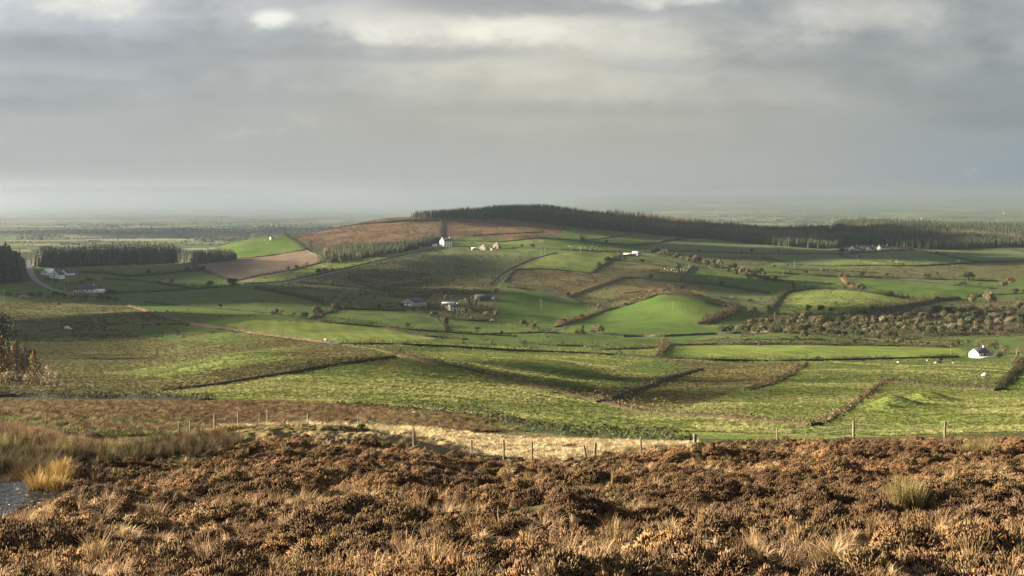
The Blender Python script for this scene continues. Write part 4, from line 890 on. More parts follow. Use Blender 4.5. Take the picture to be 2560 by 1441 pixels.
# ------------------------------------------------------------------ trees
def crown_variant(rng, kind):
    mb = MB(); n = {'bushy': 800, 'scrub': 620, 'bare': 420, 'tall': 600}[kind]
    cl = 12; C = []
    for _ in range(cl):
        a = rng.uniform(0, 6.28); e = rng.uniform(-.5, 1.2)
        r = {'bushy': .24, 'scrub': .27, 'bare': .22, 'tall': .13}[kind]
        C.append((r * math.cos(a) * math.cos(e), r * math.sin(a) * math.cos(e), (.58 if kind != 'scrub' else .50) + (.26 if kind != 'tall' else .32) * math.sin(e)))
    C = np.array(C); k = rng.integers(0, cl, n); d = rng.normal(size=(n, 3)); d /= np.linalg.norm(d, axis=1, keepdims=True)
    rr = {'bushy': .19, 'scrub': .22, 'bare': .20, 'tall': .13}[kind] * rng.uniform(.45, 1.08, (n, 1))
    V = C[k] + d * rr * np.array([1, 1, .85]); V[:, 2] = np.maximum(V[:, 2], .06)
    leaf_quads(mb, V, .055 if kind != 'bare' else .035, np.ones((n, 3)) * rng.uniform(.75, 1.25, (n, 1)), rng, out=d + .5 * (C[k] - np.array([0, 0, .5])) / .3)
    return mb, C
def tinted(name, col, trans=.2):
    m, nt, b = newmat(name)
    at_ = nt.nodes.new('ShaderNodeAttribute'); at_.attribute_name = 'Col'; oi = nt.nodes.new('ShaderNodeObjectInfo')
    c2 = mixc(nt, 1.0, at_.outputs['Color'], col, 'MULTIPLY')
    hs = nt.nodes.new('ShaderNodeHueSaturation'); nt.links.new(c2, hs.inputs['Color'])
    nt.links.new(mathn(nt, 'MULTIPLY_ADD', oi.outputs['Random'], .5, .75), hs.inputs['Value'])
    nt.links.new(hs.outputs[0], b.inputs['Base Color']); b.inputs['Roughness'].default_value = .8; b.inputs['Specular IOR Level'].default_value = .1
    return m
TCOL = {'olive': (.085, .080, .034), 'brown': (.100, .082, .045), 'green': (.055, .070, .028), 'gold': (.27, .185, .085), 'grey': (.135, .115, .068), 'dark': (.034, .042, .020), 'rust': (.14, .088, .05), 'pale': (.29, .23, .14)}
TMAT = {k: tinted('leaf_' + k, v) for k, v in TCOL.items()}
PROTO = {}
def tree_meshes(kind, colour, i):
    key = (kind, colour, i)
    if key in PROTO: return PROTO[key]
    rng = np.random.default_rng(len(kind) * 17 + i * 5 + ord(kind[0]))
    if kind == 'conifer':
        mb = MB(); v, t = conifer(rng, 10, 8, .18); mb.add(v[:-4], t[:-3], np.ones(3)); cm = mb.mesh('crown', TMAT[colour])
        m2 = MB(); tube(m2, [(0, 0, -.03), (0, 0, .2), (0, 0, .75)], [.018, .014, .006], 5)
    elif kind == 'larch':
        mb = MB(); n = 760; z = rng.uniform(.06, 1, n) ** .9; a = rng.uniform(0, 6.28, n); r = .20 * (1.02 - z) ** .8 * np.sqrt(rng.uniform(.15, 1, n)) * (1 + .3 * np.sin(a * 3 + z * 20))
        leaf_quads(mb, np.stack([r * np.cos(a), r * np.sin(a), z], 1), .042, np.ones((n, 3)) * rng.uniform(.7, 1.3, (n, 1)), rng, aspect=.4); cm = mb.mesh('crown', TMAT[colour])
        m2 = MB(); tube(m2, [(0, 0, -.03), (.004, 0, .5), (0, 0, .97)], [.014, .009, .002], 5)
        for k in range(14): z0 = .15 + .05 * k; a0 = k * 2.4; l = .17 * (1.05 - z0); tube(m2, [(0, 0, z0), (l * math.cos(a0), l * math.sin(a0), z0 + .02)], [.004, .001], 4)
    else:
        mb, C = crown_variant(rng, kind); cm = mb.mesh('crown', TMAT[colour])
        m2 = MB(); tube(m2, [(0, 0, -.04), (.005, .004, .18), (0, 0, .42)], [.034, .024, .016], 6)
        for c in C[:7]: tube(m2, [(0, 0, .16 + .2 * rng.random()), tuple(c * .6 + np.array([0, 0, .16])), tuple(c)], [.014, .008, .003], 4)
    PROTO[key] = (cm, m2.mesh('trunk', M_bark)); return PROTO[key]
def tree(label, px, py, h, w=1.0, kind='bushy', colour='olive', zn='mid', group=None, name=None, cat='tree', X=None, Y=None):
    """h in photo pixels; the tree stands on the ground seen at (px, py)"""
    p = P(px, py, zn) if X is None else at(X, Y)
    hm = h * p.y / F; i = random.randrange(4); cm, tm = tree_meshes(kind, colour, i)
    nm = name or {'conifer': 'spruce_tree', 'larch': 'larch_tree', 'scrub': 'scrub_tree', 'bare': 'leafless_tree', 'tall': 'slender_tree', 'bushy': 'bushy_tree'}[kind]
    e = empty(nm, (p.x, p.y, p.z - .05), random.uniform(0, 6.28), label, cat, group); e.scale = (hm * w, hm * w, hm)
    link('crown', cm, e); link('trunk', tm, e); return e
ORD = 'first second third fourth fifth sixth seventh eighth ninth tenth eleventh twelfth thirteenth fourteenth fifteenth sixteenth seventeenth eighteenth nineteenth twentieth'.split()
def ordinal(i):
    if i < 20: return ORD[i]
    t = ['twenty', 'thirty', 'forty', 'fifty'][(i + 1) // 10 - 2]; u = (i + 1) % 10
    return (t[:-1] + 'ieth') if u == 0 else t + '-' + ORD[u - 1]
# larch clump at the lower left
L = [(4, 962, 120, 'gold'), (22, 960, 92, 'gold'), (40, 962, 112, 'pale'), (56, 963, 84, 'gold'), (70, 962, 78, 'olive'), (84, 964, 92, 'gold'), (98, 964, 70, 'olive'), (112, 966, 60, 'brown'), (128, 968, 62, 'grey'), (146, 968, 44, 'grey'), (162, 970, 34, 'brown'), (-24, 962, 110, 'gold'), (14, 952, 110, 'olive'), (34, 950, 96, 'pale'), (62, 952, 96, 'brown'), (90, 955, 76, 'grey')]
L.sort()
for i, (x, y, h, c) in enumerate(L):
    if x < 0: tree('golden larch at the outer left end of the larch clump, half out of view', x, y, h, 1.15, 'larch', c, group='larch clump'); continue
    if c in ('olive', 'brown', 'grey'): tree('%s feathery bare tree in the lower left larch clump, %s from its left end' % ({'olive': 'olive', 'brown': 'brownish', 'grey': 'greyish'}[c], ordinal(i - 1)), x, y, h, .7, 'bare', 'pale' if c == 'grey' else c, group='larch clump'); continue
    tree('%s larch in the lower left clump, %s from its left end' % ({'gold': 'golden', 'pale': 'straw pale', 'olive': 'dull olive', 'brown': 'brownish', 'grey': 'greyish'}[c], ordinal(i - 1)), x, y, h, 1.15, 'larch', c, group='larch clump')
for i, (x, y, h) in enumerate([(10, 968, 40), (30, 968, 46), (50, 969, 38), (72, 970, 40), (92, 970, 36), (110, 971, 34), (126, 972, 30), (142, 972, 26), (158, 973, 20), (172, 974, 14)]):
    tree('low pale twiggy shrub along the front of the larch clump, %s from the left' % ordinal(i), x, y, h, 1.0, 'bare', 'pale', group='shrubs before the larch clump', name='bush', cat='bush')
# dark bare trees behind them
for i, (x, y, h) in enumerate([(2, 890, 120), (16, 880, 104), (30, 884, 74), (-14, 890, 125)]):
    tree('dark leafless tree behind the larch clump, %s' % ['tallest, on the very left edge', 'just right of the tallest', 'shortest and farthest right', 'half out of view'][i], x, y, h, .75, 'bare', 'dark', group='leafless trees behind the larch clump')
# single trees and bushes
SINGLE = [
 ('pale round headed tree on a tall dark trunk right of the low white bungalow', 248, 729, 38, .75, 'tall', 'pale', 'slender_tree'),
 ('small tan bare tree left of the low white bungalow', 165, 720, 28, .9, 'bare', 'pale', None),
 ('tan bush hugging the left wall of the low white bungalow', 186, 731, 26, 1.0, 'scrub', 'pale', None),
 ('broad tan bush in front of the low white bungalow', 180, 752, 26, 1.7, 'scrub', 'pale', None),
 ('large tan willow in front of the low white bungalow', 215, 754, 30, 1.6, 'scrub', 'pale', None),
 ('brown willow right of the large tan willow', 252, 756, 24, 1.4, 'scrub', 'brown', None),
 ('low tan bush on the left by the roadside scrub', 60, 749, 14, 2.2, 'scrub', 'pale', None),
 ('grey tan bush between the roadside scrub and the tan willows', 118, 750, 18, 1.7, 'scrub', 'grey', None),
 ('small orange bush at the edge of the rough field', 147, 766, 12, 1.2, 'scrub', 'rust', None),
 ('round dark bush in the valley bottom on its own hedge end', 838, 780, 24, 1.2, 'bushy', 'brown', None),
 ('small brown bush touching the round dark bush', 862, 776, 18, 1.1, 'bushy', 'brown', None),
 ('lone brown bush in the middle of the shaded valley field', 735, 789, 9, 1.4, 'scrub', 'brown', None),
 ('dark bushes clump where five hedges meet left of centre', 582, 722, 30, 1.2, 'bushy', 'dark', None),
 ('orange larch at the left end of the lit hillside plantation', 778, 625, 22, .8, 'larch', 'rust', None),
 ('tall orange tree in front of the hillside plantation', 816, 646, 28, .8, 'bushy', 'gold', None),
 ('olive tree at the foot of the hillside plantation', 838, 654, 22, 1.0, 'bushy', 'olive', None),
 ('tan rounded tree at the lower end of the hillside plantation', 858, 652, 20, 1.1, 'bushy', 'grey', None),
 ('olive bush at the lowest corner of the hillside plantation', 822, 656, 18, 1.2, 'scrub', 'olive', None),
 ('round grey tree behind the big grey barn', 1087, 752, 18, .9, 'bare', 'grey', None),
 ('pale green tree right of the big grey barn', 1116, 758, 22, .9, 'bushy', 'grey', None),
 ('small olive tree beyond the yard of the big grey barn', 1054, 742, 10, 1.0, 'scrub', 'brown', None),
 ('bush in front of the big grey barn on its right', 1080, 775, 16, 1.1, 'scrub', 'olive', None),
 ('low bush against the front wall of the big grey barn', 1004, 768, 12, 1.6, 'scrub', 'olive', None),
 ('round tan tree alone on the right of the farmyard trees', 1242, 796, 22, 1.1, 'bushy', 'grey', None),
 ('small tan tree beside the lane on the right of the farmyard trees', 1215, 790, 14, 1.2, 'scrub', 'pale', None),
 ('low pale bushes at the lane corner below the farmyard trees', 1232, 806, 10, 1.8, 'scrub', 'pale', None),
 ('rusty bush beside the lane foot above the farm', 1240, 735, 16, 1.2, 'scrub', 'rust', None),
 ('small tan bush beside the lane foot above the farm', 1251, 726, 13, 1.1, 'scrub', 'pale', None),
 ('rusty brown bush left of the lane foot above the farm', 1213, 747, 14, 1.2, 'scrub', 'rust', None),
 ('brown bush between the two lane walls', 1262, 709, 11, 1.1, 'scrub', 'brown', None),
 ('lone dark bush on the thin hedge below the barn field', 1254, 838, 13, .8, 'bushy', 'dark', None),
 ('tiny dark bush on the thin hedge left of the lone dark bush', 1178, 836, 7, 1.2, 'scrub', 'dark', None),
 ('yellowish bush on the lit strip edge', 1229, 862, 14, .9, 'scrub', 'gold', None),
 ('dark green tree in two stems at the foot of the bright knoll', 1457, 836, 24, .8, 'tall', 'dark', None),
 ('grey bare tree left of the two stemmed dark tree', 1415, 832, 20, 1.2, 'bare', 'grey', None),
 ('small bare tree above the track end', 1340, 815, 18, .8, 'bare', 'grey', None),
 ('small olive tree left of the small bare tree', 1318, 817, 12, .9, 'scrub', 'olive', None),
 ('thorn tree standing alone on the low wall of the little rise', 1310, 866, 14, 1.4, 'bare', 'dark', None),
 ('big rounded brown tree between the knoll and the valley wood', 1880, 792, 28, 1.25, 'bushy', 'brown', None),
 ('second rounded brown tree right of the big rounded one', 1918, 783, 22, 1.1, 'bushy', 'brown', None),
 ('olive tree at the left end of the valley wood scrub', 1803, 834, 24, 1.1, 'scrub', 'olive', None),
 ('dark bush at the edge of the knoll hedge', 1812, 770, 10, 1.3, 'scrub', 'grey', None),
 ('small orange bush on the hedge top left of the small striped field', 1985, 722, 16, .8, 'scrub', 'rust', None),
 ('olive tree at the top of the ochre hedge', 2102, 700, 20, 1.0, 'bushy', 'olive', None),
 ('round dark tree left on the upper right hedge', 2157, 691, 14, 1.2, 'bushy', 'dark', None),
 ('round tan tree right on the upper right hedge', 2215, 695, 15, 1.1, 'bushy', 'brown', None),
 ('rusty bush at the left end of the brightest green field', 2150, 730, 24, 1.4, 'scrub', 'brown', None),
 ('large dark tree clump in the rough pasture on the upper right', 2420, 702, 24, 1.9, 'bushy', 'dark', None),
 ('dark olive tree in the rough pasture left of the large dark clump', 2318, 698, 16, 1.6, 'scrub', 'dark', None),
 ('small brown bush in the rough pasture below the white stone', 2258, 685, 11, 2.0, 'scrub', 'brown', None),
 ('rust red tree at the right end of the brightest green field', 2508, 724, 24, 1.3, 'bushy', 'brown', None),
 ('grey red tree above the rust red tree', 2525, 716, 26, 1.3, 'bushy', 'rust', None),
 ('tall olive tree pair member on the left above the valley wood', 2432, 768, 34, 1.0, 'bushy', 'olive', None),
 ('tallest rounded tan tree above the valley wood', 2475, 772, 46, 1.0, 'bushy', 'grey', None),
 ('dark evergreen tree right of the tallest rounded tan tree', 2540, 742, 22, 1.3, 'bushy', 'dark', None),
 ('olive bush under the tallest rounded tan tree', 2470, 778, 22, 1.2, 'scrub', 'olive', None),
 ('left of three dark trees on the tussocky yellow knoll', 2022, 785, 24, .9, 'bushy', 'dark', None),
 ('middle of three dark trees on the tussocky yellow knoll', 2052, 786, 26, 1.0, 'bushy', 'dark', None),
 ('right of three dark trees on the tussocky yellow knoll', 2077, 784, 16, .9, 'bushy', 'dark', None),
 ('rusty bush left of the three dark trees', 2003, 785, 10, 1.3, 'scrub', 'rust', None),
 ('big brown bare tree behind the bungalow', 2452, 884, 40, 1.1, 'bare', 'brown', None),
 ('reddish bare tree touching the bungalow chimney', 2472, 884, 32, .9, 'bare', 'rust', None),
 ('dark bare tree at the right end of the bungalow roof', 2488, 884, 38, .9, 'bare', 'brown', None),
 ('bare tree right of the bungalow', 2512, 897, 40, 1.0, 'bare', 'grey', None),
 ('tall thin bare tree on the right edge beside the bungalow', 2545, 905, 44, .9, 'bare', 'grey', None),
 ('low brown bush at the right side of the bungalow', 2498, 898, 20, 1.4, 'scrub', 'brown', None),
 ('bush cluster on the right edge below the bungalow trees', 2548, 920, 34, 1.2, 'scrub', 'brown', None),
 ('dark pine shaped tree left behind the bungalow', 2396, 868, 22, .7, 'tall', 'dark', None),
 ('small dark pine on the boggy strip left of the bungalow', 2352, 852, 16, .8, 'tall', 'dark', None),
 ('lone dark hawthorn on the top fence line above the bungalow', 2469, 840, 8, .9, 'bushy', 'dark', None),
 ('brown leafless shrub in the nearest green field beside the gorse', 1150, 1038, 30, 1.0, 'bare', 'brown', None),
 ('tan bush at the top of the straw bank between the pale green fields', 2200, 958, 22, 1.0, 'scrub', 'brown', None),
 ('small thorn on the shadowed hedge of the near right field', 2445, 973, 14, 1.2, 'bare', 'brown', None),
 ('brown hedge bush in the brown hollow', 1900, 868, 14, .9, 'scrub', 'brown', None),
 ('dark gorse bush in the striped field hedge corner', 1990, 848, 8, 2.4, 'scrub', 'dark', None),
 ('solitary gorse bush beside the weathered fence post', 850, 1076, 18, 1.7, 'scrub', 'green', None),
 ('windblown thorn bush behind the dark fence post', 905, 1078, 22, 1.6, 'bushy', 'green', None),
 ('tan tree beside the left end of the white farm cluster', 2105, 635, 16, 1.5, 'bushy', 'brown', None),
 ('grey orchard bush on the far hedge right of the shaded field', 2055, 681, 12, 1.6, 'scrub', 'grey', None),
 ('small brown bush at the field corner below the shaded field', 1968, 666, 9, 1.4, 'scrub', 'brown', None),
 ('gorse bush in the gorse hedge, tallest of the line', 1535, 1086, 24, 1.2, 'scrub', 'dark', None),
]
for lab, x, y, h, w_, k, c, nm in SINGLE:
    tree(lab, x, y, h, w_, k, c, name=nm or ('bush' if k == 'scrub' else None), cat='bush' if k == 'scrub' else 'tree', zn='fence' if 840 < x < 910 and y > 1060 else 'mid')
# trees that have grown up out of the hedges
for lab, HX, HY in HEDGES:
    m = min(5, int(len(HX) / 45)); wl = lab.split(); wl = wl[min([wl.index(q) for q in ('hedge', 'line', 'bushes') if q in wl] or [0]):]
    if m < 1 or len(wl) > 11: continue
    ts = sorted(int(v) for v in rg.uniform(.04, .96, m) * (len(HX) - 1)); ts.sort(key=lambda k: HX[k] / HY[k])
    for i, k in enumerate(ts):
        c = random.choice(['dark', 'dark', 'olive', 'brown', 'grey']); hm = random.uniform(3.0, 6.5)
        which = 'single' if len(ts) == 1 else ordinal(i)
        tree('%s bush, %s, in the %s' % (which, {'dark': 'dark', 'olive': 'olive', 'brown': 'brown', 'grey': 'tan'}[c], ' '.join(wl)), 0, 0, hm * F / float(HY[k]), random.uniform(.9, 1.6), random.choice(['bushy', 'scrub', 'bare']), c, group='hedgerow trees', X=float(HX[k]), Y=float(HY[k]))
# bleached bare trees around the farmyard
pts = [(1100 + 10.5 * i + random.uniform(-4, 4), 778 + 2.4 * i * (1 if i < 6 else .4) + random.uniform(-3, 3)) for i in range(9)]
pts = [(1108, 782), (1118, 786), (1127, 790), (1137, 788), (1146, 792), (1155, 790), (1163, 793), (1172, 793), (1152, 770), (1163, 764), (1172, 770), (1181, 766), (1190, 772), (1198, 764), (1176, 780), (1204, 780)]
for i, (x, y) in enumerate(sorted(pts)):
    tree('slim pale bare tree among the farmyard trees, %s from the left' % ordinal(i), x, y, random.uniform(20, 30), .75, random.choice(['tall', 'bare']), random.choice(['grey', 'olive', 'pale']), group='farmyard trees')
# shelter belt right of the white roofed barn
pts = sorted([(1632 + 9.2 * i + random.uniform(-3, 3), 637 + 1.9 * i + random.uniform(-3, 3)) for i in range(31)])
for i, (x, y) in enumerate(pts):
    c = random.choice(['dark', 'olive', 'brown', 'dark', 'grey'])
    tree('%s tree in the shelter belt right of the white roofed barn, %s from the left' % ({'dark': 'dark', 'olive': 'olive', 'brown': 'brown', 'grey': 'pale'}[c], ordinal(i)), x, y, random.uniform(14, 22), random.uniform(.9, 1.3), random.choice(['bushy', 'bushy', 'bare', 'scrub']), c, group='shelter belt trees')
pts = sorted([(1760 + 9 * i + random.uniform(-4, 4), 664 + 2.6 * i + random.uniform(-4, 4)) for i in range(18)])
for i, (x, y) in enumerate(pts):
    c = random.choice(['dark', 'brown', 'olive', 'rust'])
    tree('%s tree in the lower arm of the shelter belt, %s from the left' % ({'dark': 'dark', 'olive': 'olive', 'brown': 'brown', 'rust': 'reddish'}[c], ordinal(i)), x, y, random.uniform(13, 22), random.uniform(1.0, 1.4), random.choice(['bushy', 'scrub']), c, group='shelter belt trees')
# the valley wood on the right, row by row
WOOD = [('lower edge', [(1815, 832), (1950, 832), (2060, 838), (2150, 842), (2240, 846)], 24, (17, 26)), ('second row', [(1880, 818), (2020, 822), (2180, 830), (2330, 836), (2470, 834), (2570, 832)], 30, (20, 32)),
        ('third row', [(1990, 806), (2160, 815), (2320, 822), (2480, 820), (2580, 816)], 28, (20, 32)), ('fourth row', [(2230, 800), (2330, 806), (2450, 806), (2580, 800)], 20, (20, 32)), ('top edge', [(2330, 786), (2420, 790), (2500, 790), (2590, 782)], 16, (20, 32))]
for nm, line, m, (h0, h1) in WOOD:
    xs = np.linspace(line[0][0], line[-1][0], m) + rg.uniform(-5, 5, m); ys = np.interp(xs, [p[0] for p in line], [p[1] for p in line]) + rg.uniform(-4, 4, m)
    for i, (x, y) in enumerate(sorted(zip(xs, ys))):
        c = random.choice(['olive', 'olive', 'brown', 'grey', 'green', 'dark', 'brown'])
        tree('%s rounded scrub tree on the %s of the valley wood, %s from the left' % ({'olive': 'olive', 'brown': 'brown', 'grey': 'tan', 'green': 'green', 'dark': 'dark'}[c], nm, ordinal(i)), float(x), float(y), random.uniform(h0, h1), random.uniform(1.1, 1.6), random.choice(['scrub', 'bushy']), c, group='valley wood trees')
# understorey that knits the wood together
WP = [(1830, 838), (1930, 834), (2060, 842), (2240, 850), (2330, 842), (2600, 838), (2600, 778), (2420, 780), (2300, 786), (2200, 800), (2050, 802), (1930, 808)]
q = rg.uniform(0, 1, (9000, 2)); sx = 1830 + 770 * q[:, 0]; sy = 776 + 76 * q[:, 1]; m = inpoly(sx, sy, WP); gy_s = np.linspace(700, 1350, 260)
C = []
for x, y in zip(sx[m][:4600], sy[m][:4600]):
    gg = HZ - F * base_h(gy_s * (x - 1280) / F, gy_s) / gy_s; k = np.argmax(gg <= y); C.append((gy_s[k] * (x - 1280) / F, gy_s[k] + rg.uniform(-2, 2)))
C = np.array(C); hz_ = H(C[:, 0], C[:, 1]); mb = MB()
hh = rg.uniform(1.2, 4.0, len(C)) * (.5 + fbm(C[:, 0] / 9, C[:, 1] / 12, 71, 2))
for _ in range(14):
    d = rg.normal(size=(len(C), 3)); d /= np.linalg.norm(d, axis=1, keepdims=True); d[:, 2] = np.abs(d[:, 2])
    leaf_quads(mb, np.stack([C[:, 0], C[:, 1], hz_], 1) + d * np.stack([hh * .8, hh * .8, hh], 1), .42, pick([(.085, .075, .038), (.065, .065, .03), (.10, .085, .048), (.05, .055, .026)], len(C)), out=d)
tag(link('scrub_thicket', mb.mesh('scrub_thicket', M_leaf)), kind='stuff')
# bushes along the wet strip left of the bungalow
pts = [(2090, 858), (2135, 862), (2165, 862), (2215, 858), (2232, 862), (2250, 860), (2275, 862), (2302, 860), (2320, 864), (2380, 866), (2418, 862)]
for i, (x, y) in enumerate(pts):
    c = random.choice(['brown', 'olive', 'dark'])
    tree('%s bush on the wet strip above the striped field, %s from the left' % (c, ordinal(i)), x, y, random.uniform(10, 18), random.uniform(1.2, 1.8), 'scrub', c, group='wet strip bushes', name='bush', cat='bush')
# scrub by the roadside on the left
for i, (x, y) in enumerate([(20, 744), (48, 746), (75, 744), (100, 742), (140, 741), (160, 744), (270, 752), (290, 756)]):
    tree('dark roadside bush below the low white bungalow road, %s from the left' % ordinal(i), x, y, 14, 1.9, 'scrub', 'dark', group='roadside bushes', name='bush', cat='bush')
for i, (x, y) in enumerate([(120, 704), (140, 708), (165, 712), (185, 716), (205, 712), (225, 706)]):
    tree('brown garden scrub between the white gables and the low bungalow, %s from the left' % ordinal(i), x, y, 13, 1.7, 'scrub', 'brown', group='garden scrub', name='bush', cat='bush')
# ------------------------------------------------------------------ buildings
M_white = simple_mat('whitewash', (.80, .78, .72), .06, .8, .8); M_slate = simple_mat('slate', (.055, .058, .066), .25, 1.5, .6, .2, .3)
M_greyroof = simple_mat('sheet_roof', (.065, .07, .08), .2, 1.0, .7, .1, .2); M_whiteroof = simple_mat('painted_roof', (.74, .74, .72), .06, 1, .5)
M_render = simple_mat('grey_render', (.36, .34, .30), .18, .8, .9); M_glass = simple_mat('window_glass', (.02, .025, .03), .2, 1, .15, 0, .5)
M_dark = simple_mat('dark_opening', (.03, .03, .03), .3, 1, .9); M_wood = simple_mat('weathered_wood', (.17, .14, .10), .3, 6, .9, .3); M_paleroof = simple_mat('pale_roof', (.42, .36, .27), .12, 1, .8)
M_brick = simple_mat('brick', (.30, .21, .14), .2, 2, .9); M_concrete = simple_mat('concrete', (.45, .43, .40), .12, 1.2, .9)
def gable_body(L, W, h, rh, mat, name='wall', parent=None):
    mb = MB(); x, y = L / 2, W / 2
    V = [(-x, -y, -1), (x, -y, -1), (x, y, -1), (-x, y, -1), (-x, -y, h), (x, -y, h), (x, y, h), (-x, y, h), (-x, 0, h + rh), (x, 0, h + rh)]
    mb.add(V, [(0, 1, 5, 4), (2, 3, 7, 6)]); mb.add(V, [(3, 0, 4, 8, 7), (1, 2, 6, 9, 5)]); mb.add(V, [(4, 5, 9, 8), (6, 7, 8, 9)])
    return link(name, mb.mesh(name, mat, colors=False), parent)
def gable_roof(L, W, h, rh, mat, parent, ov=.3, th=.18):
    mb = MB(); x = L / 2 + ov * .5; y = W / 2 + ov; dz = rh * ov / (W / 2); z0 = h - dz + .03; z1 = h + rh + .03
    V = [(-x, -y, z0), (x, -y, z0), (x, 0, z1), (-x, 0, z1), (x, y, z0), (-x, y, z0)]
    U = [(a, b, c + th) for a, b, c in V]
    mb.add(V + U, [(0, 3, 2, 1), (3, 5, 4, 2), (6, 7, 8, 9), (9, 8, 10, 11), (0, 1, 7, 6), (4, 5, 11, 10), (1, 2, 8, 7), (2, 4, 10, 8), (3, 0, 6, 9), (5, 3, 9, 11)])
    return link('roof', mb.mesh('roof', mat, colors=False), parent)
def part_box(name, c, s, mat, parent, rz=0.0):
    mb = MB(); box(mb, c, s, rz); return link(name, mb.mesh(name, mat, colors=False), parent)
def house(label, px, py, yaw, L, W, h, rh, wall=None, roof=None, wins=(), chim=(), doors=(), cat='house', name='house', zn='mid', group=None):
    """wins / doors: (side, along, sill height, width, height); side f = front, g = left gable"""
    p = P(px, py, zn); e = empty(name, (p.x, p.y, p.z), R(yaw), label, cat, group)
    gable_body(L, W, h, rh, wall or M_white, 'wall', e); r = gable_roof(L, W, h, rh, roof or M_slate, e)
    for k, lst in (('window', wins), ('door', doors)):
        for s, a, z, w_, hh in lst:
            c, d = ((a, -W / 2, z + hh / 2), (w_, .10, hh)) if s == 'f' else ((-L / 2, a, z + hh / 2), (.10, w_, hh))
            o = part_box(k, c, d, M_glass if k == 'window' else M_dark, e)
            if k == 'window':
                q = ((a, -W / 2 - .06, z - .07), (w_ + .2, .16, .12)) if s == 'f' else ((-L / 2 - .06, a, z - .07), (.16, w_ + .2, .12))
                part_box('sill', q[0], q[1], M_concrete, o)
    for x in chim:
        part_box('chimney', (x, 0, h + rh + .45), (.9, .7, 1.3), wall or M_white, r)
    return e
fw = lambda xs, z=1.0, w_=1.0, hh=1.1: [('f', x, z, w_, hh) for x in xs]
# bungalow on the right
e = house('white bungalow with dark slate roof and garden wall on the right', 2448, 893, 38, 10.5, 6.0, 2.6, 2.3, wins=fw((-2.6, .4)), doors=[('f', -1.1, 0, .9, 2.0)], chim=(4.2,), name='bungalow', cat='bungalow'); e.scale = (.76, .76, .76)
part_box('extension', (3.0, -4.1, 1.0), (4.2, 2.2, 3.0), M_brick, e); part_box('garden_wall', (-.4, -6.6, .1), (13.5, .35, 2.0), M_white, e); part_box('side_wall', (-7.2, -3.2, .1), (.35, 7.0, 1.8), M_white, e)
mb = MB(); tube(mb, [(1.2, 0, 4.9), (1.2, 0, 5.9)], .05, 5)
a = np.linspace(0, 2 * math.pi, 17)[:-1]; V = [(1.2 + .55 * math.cos(t), -.12 - .1, 5.9 + .55 * math.sin(t)) for t in a] + [(1.2, .02, 5.9)] + [(1.2 + .55 * math.cos(t), -.16 - .1, 5.9 + .55 * math.sin(t)) for t in a] + [(1.2, -.05, 5.9)]
mb.add(V, [(i, (i + 1) % 16, 16) for i in range(16)] + [(17 + (i + 1) % 16, 17 + i, 33) for i in range(16)]); link('satellite_dish', mb.mesh('satellite_dish', M_white, colors=False), e)
# tall white house under the bracken hill
e = house('tall two storey white house below the bracken hill', 1115, 616, 40, 10.0, 6.2, 5.2, 2.3, roof=M_greyroof, wins=[('g', 0, 3.2, .9, 1.1)] + fw((-3, 0, 3), .9, 1.0, 1.3) + fw((-3, 0, 3), 3.3, 1.0, 1.2), chim=(-4.4, 4.4), name='farmhouse', cat='farmhouse'); e.scale = (1.2, 1.2, 1.2)
house('small white shed left of the tall white house', 1087, 617, 20, 4.2, 2.6, 1.7, .8, roof=M_whiteroof, doors=[('f', 0, 0, .9, 1.6)], name='shed', cat='shed')
house('stone gabled house with tan gable between the white house and the barns', 1209, 625, 70, 8, 7, 2.8, 3.0, M_render, M_paleroof, wins=[('g', -1.5, 1, 1, 1), ('g', 1.5, 1, 1, 1)], name='farmhouse', cat='farmhouse')
house('tan gabled outhouse uphill from the stone gabled house', 1243, 621, 65, 8.5, 6.5, 3.4, 2.8, M_brick, M_paleroof, doors=[('g', 0, 0, 2.0, 2.2)], name='outhouse', cat='outhouse')
house('low pale shed left of the stone gabled house', 1187, 625, 15, 7, 4, 1.9, .6, M_render, M_whiteroof, doors=[('f', -1, 0, 1.4, 1.6)], name='shed', cat='shed')
house('low white lean-to in front of the tan gabled outhouse', 1233, 626, 15, 5, 3, 1.6, .6, M_white, M_greyroof, doors=[('f', .8, 0, 1, 1.4)], name='shed', cat='shed')
# barn with the white roof
e = house('barn with white curved roof and long grey byre on its left', 1591, 639, -42, 9, 7, 2.1, 2.3, M_render, M_whiteroof, doors=[('f', 0, 0, 3, 2.3)], name='barn', cat='barn')
house('long grey tin byre beside the white roofed barn', 1573, 640, 6, 13, 5, 1.9, 1.0, M_greyroof, M_whiteroof, doors=[('f', 2, 0, 1.2, 1.6)], name='byre', cat='byre')
# big grey barn in the valley
e = house('big grey roofed barn with pale front in the farmyard', 1034, 764, 56, 17, 16, 3.2, 3.4, M_render, M_greyroof, doors=[('g', 4.2, 0, 2.2, 2.6), ('g', -.2, 0, 2.2, 2.6)], name='barn', cat='barn'); e.scale = (.8, .8, .8)
part_box('tank', (-9.2, 2.0, 1.0), (1.0, 2.4, 1.9), M_white, e); part_box('tank', (-9.2, -2.6, 1.0), (1.0, 2.6, 1.9), M_white, e); part_box('yard_wall', (-11.4, -2.2, .2), (.35, 11, 2.0), M_concrete, e); part_box('side_panel', (0, -8.08, 1.4), (15, .12, 1.6), M_paleroof, e)
house('blue grey tin shed right of the farmyard trees', 1206, 752, 20, 12, 8, 2.8, 1.8, M_greyroof, M_greyroof, doors=[('f', -2, 0, 2, 2.2)], name='shed', cat='shed')
house('white cottage glimpsed through the farmyard trees', 1134, 777, 25, 7, 5, 2.6, 1.9, M_white, M_slate, wins=fw((-2, 2)), chim=(2.8,), name='cottage', cat='cottage')
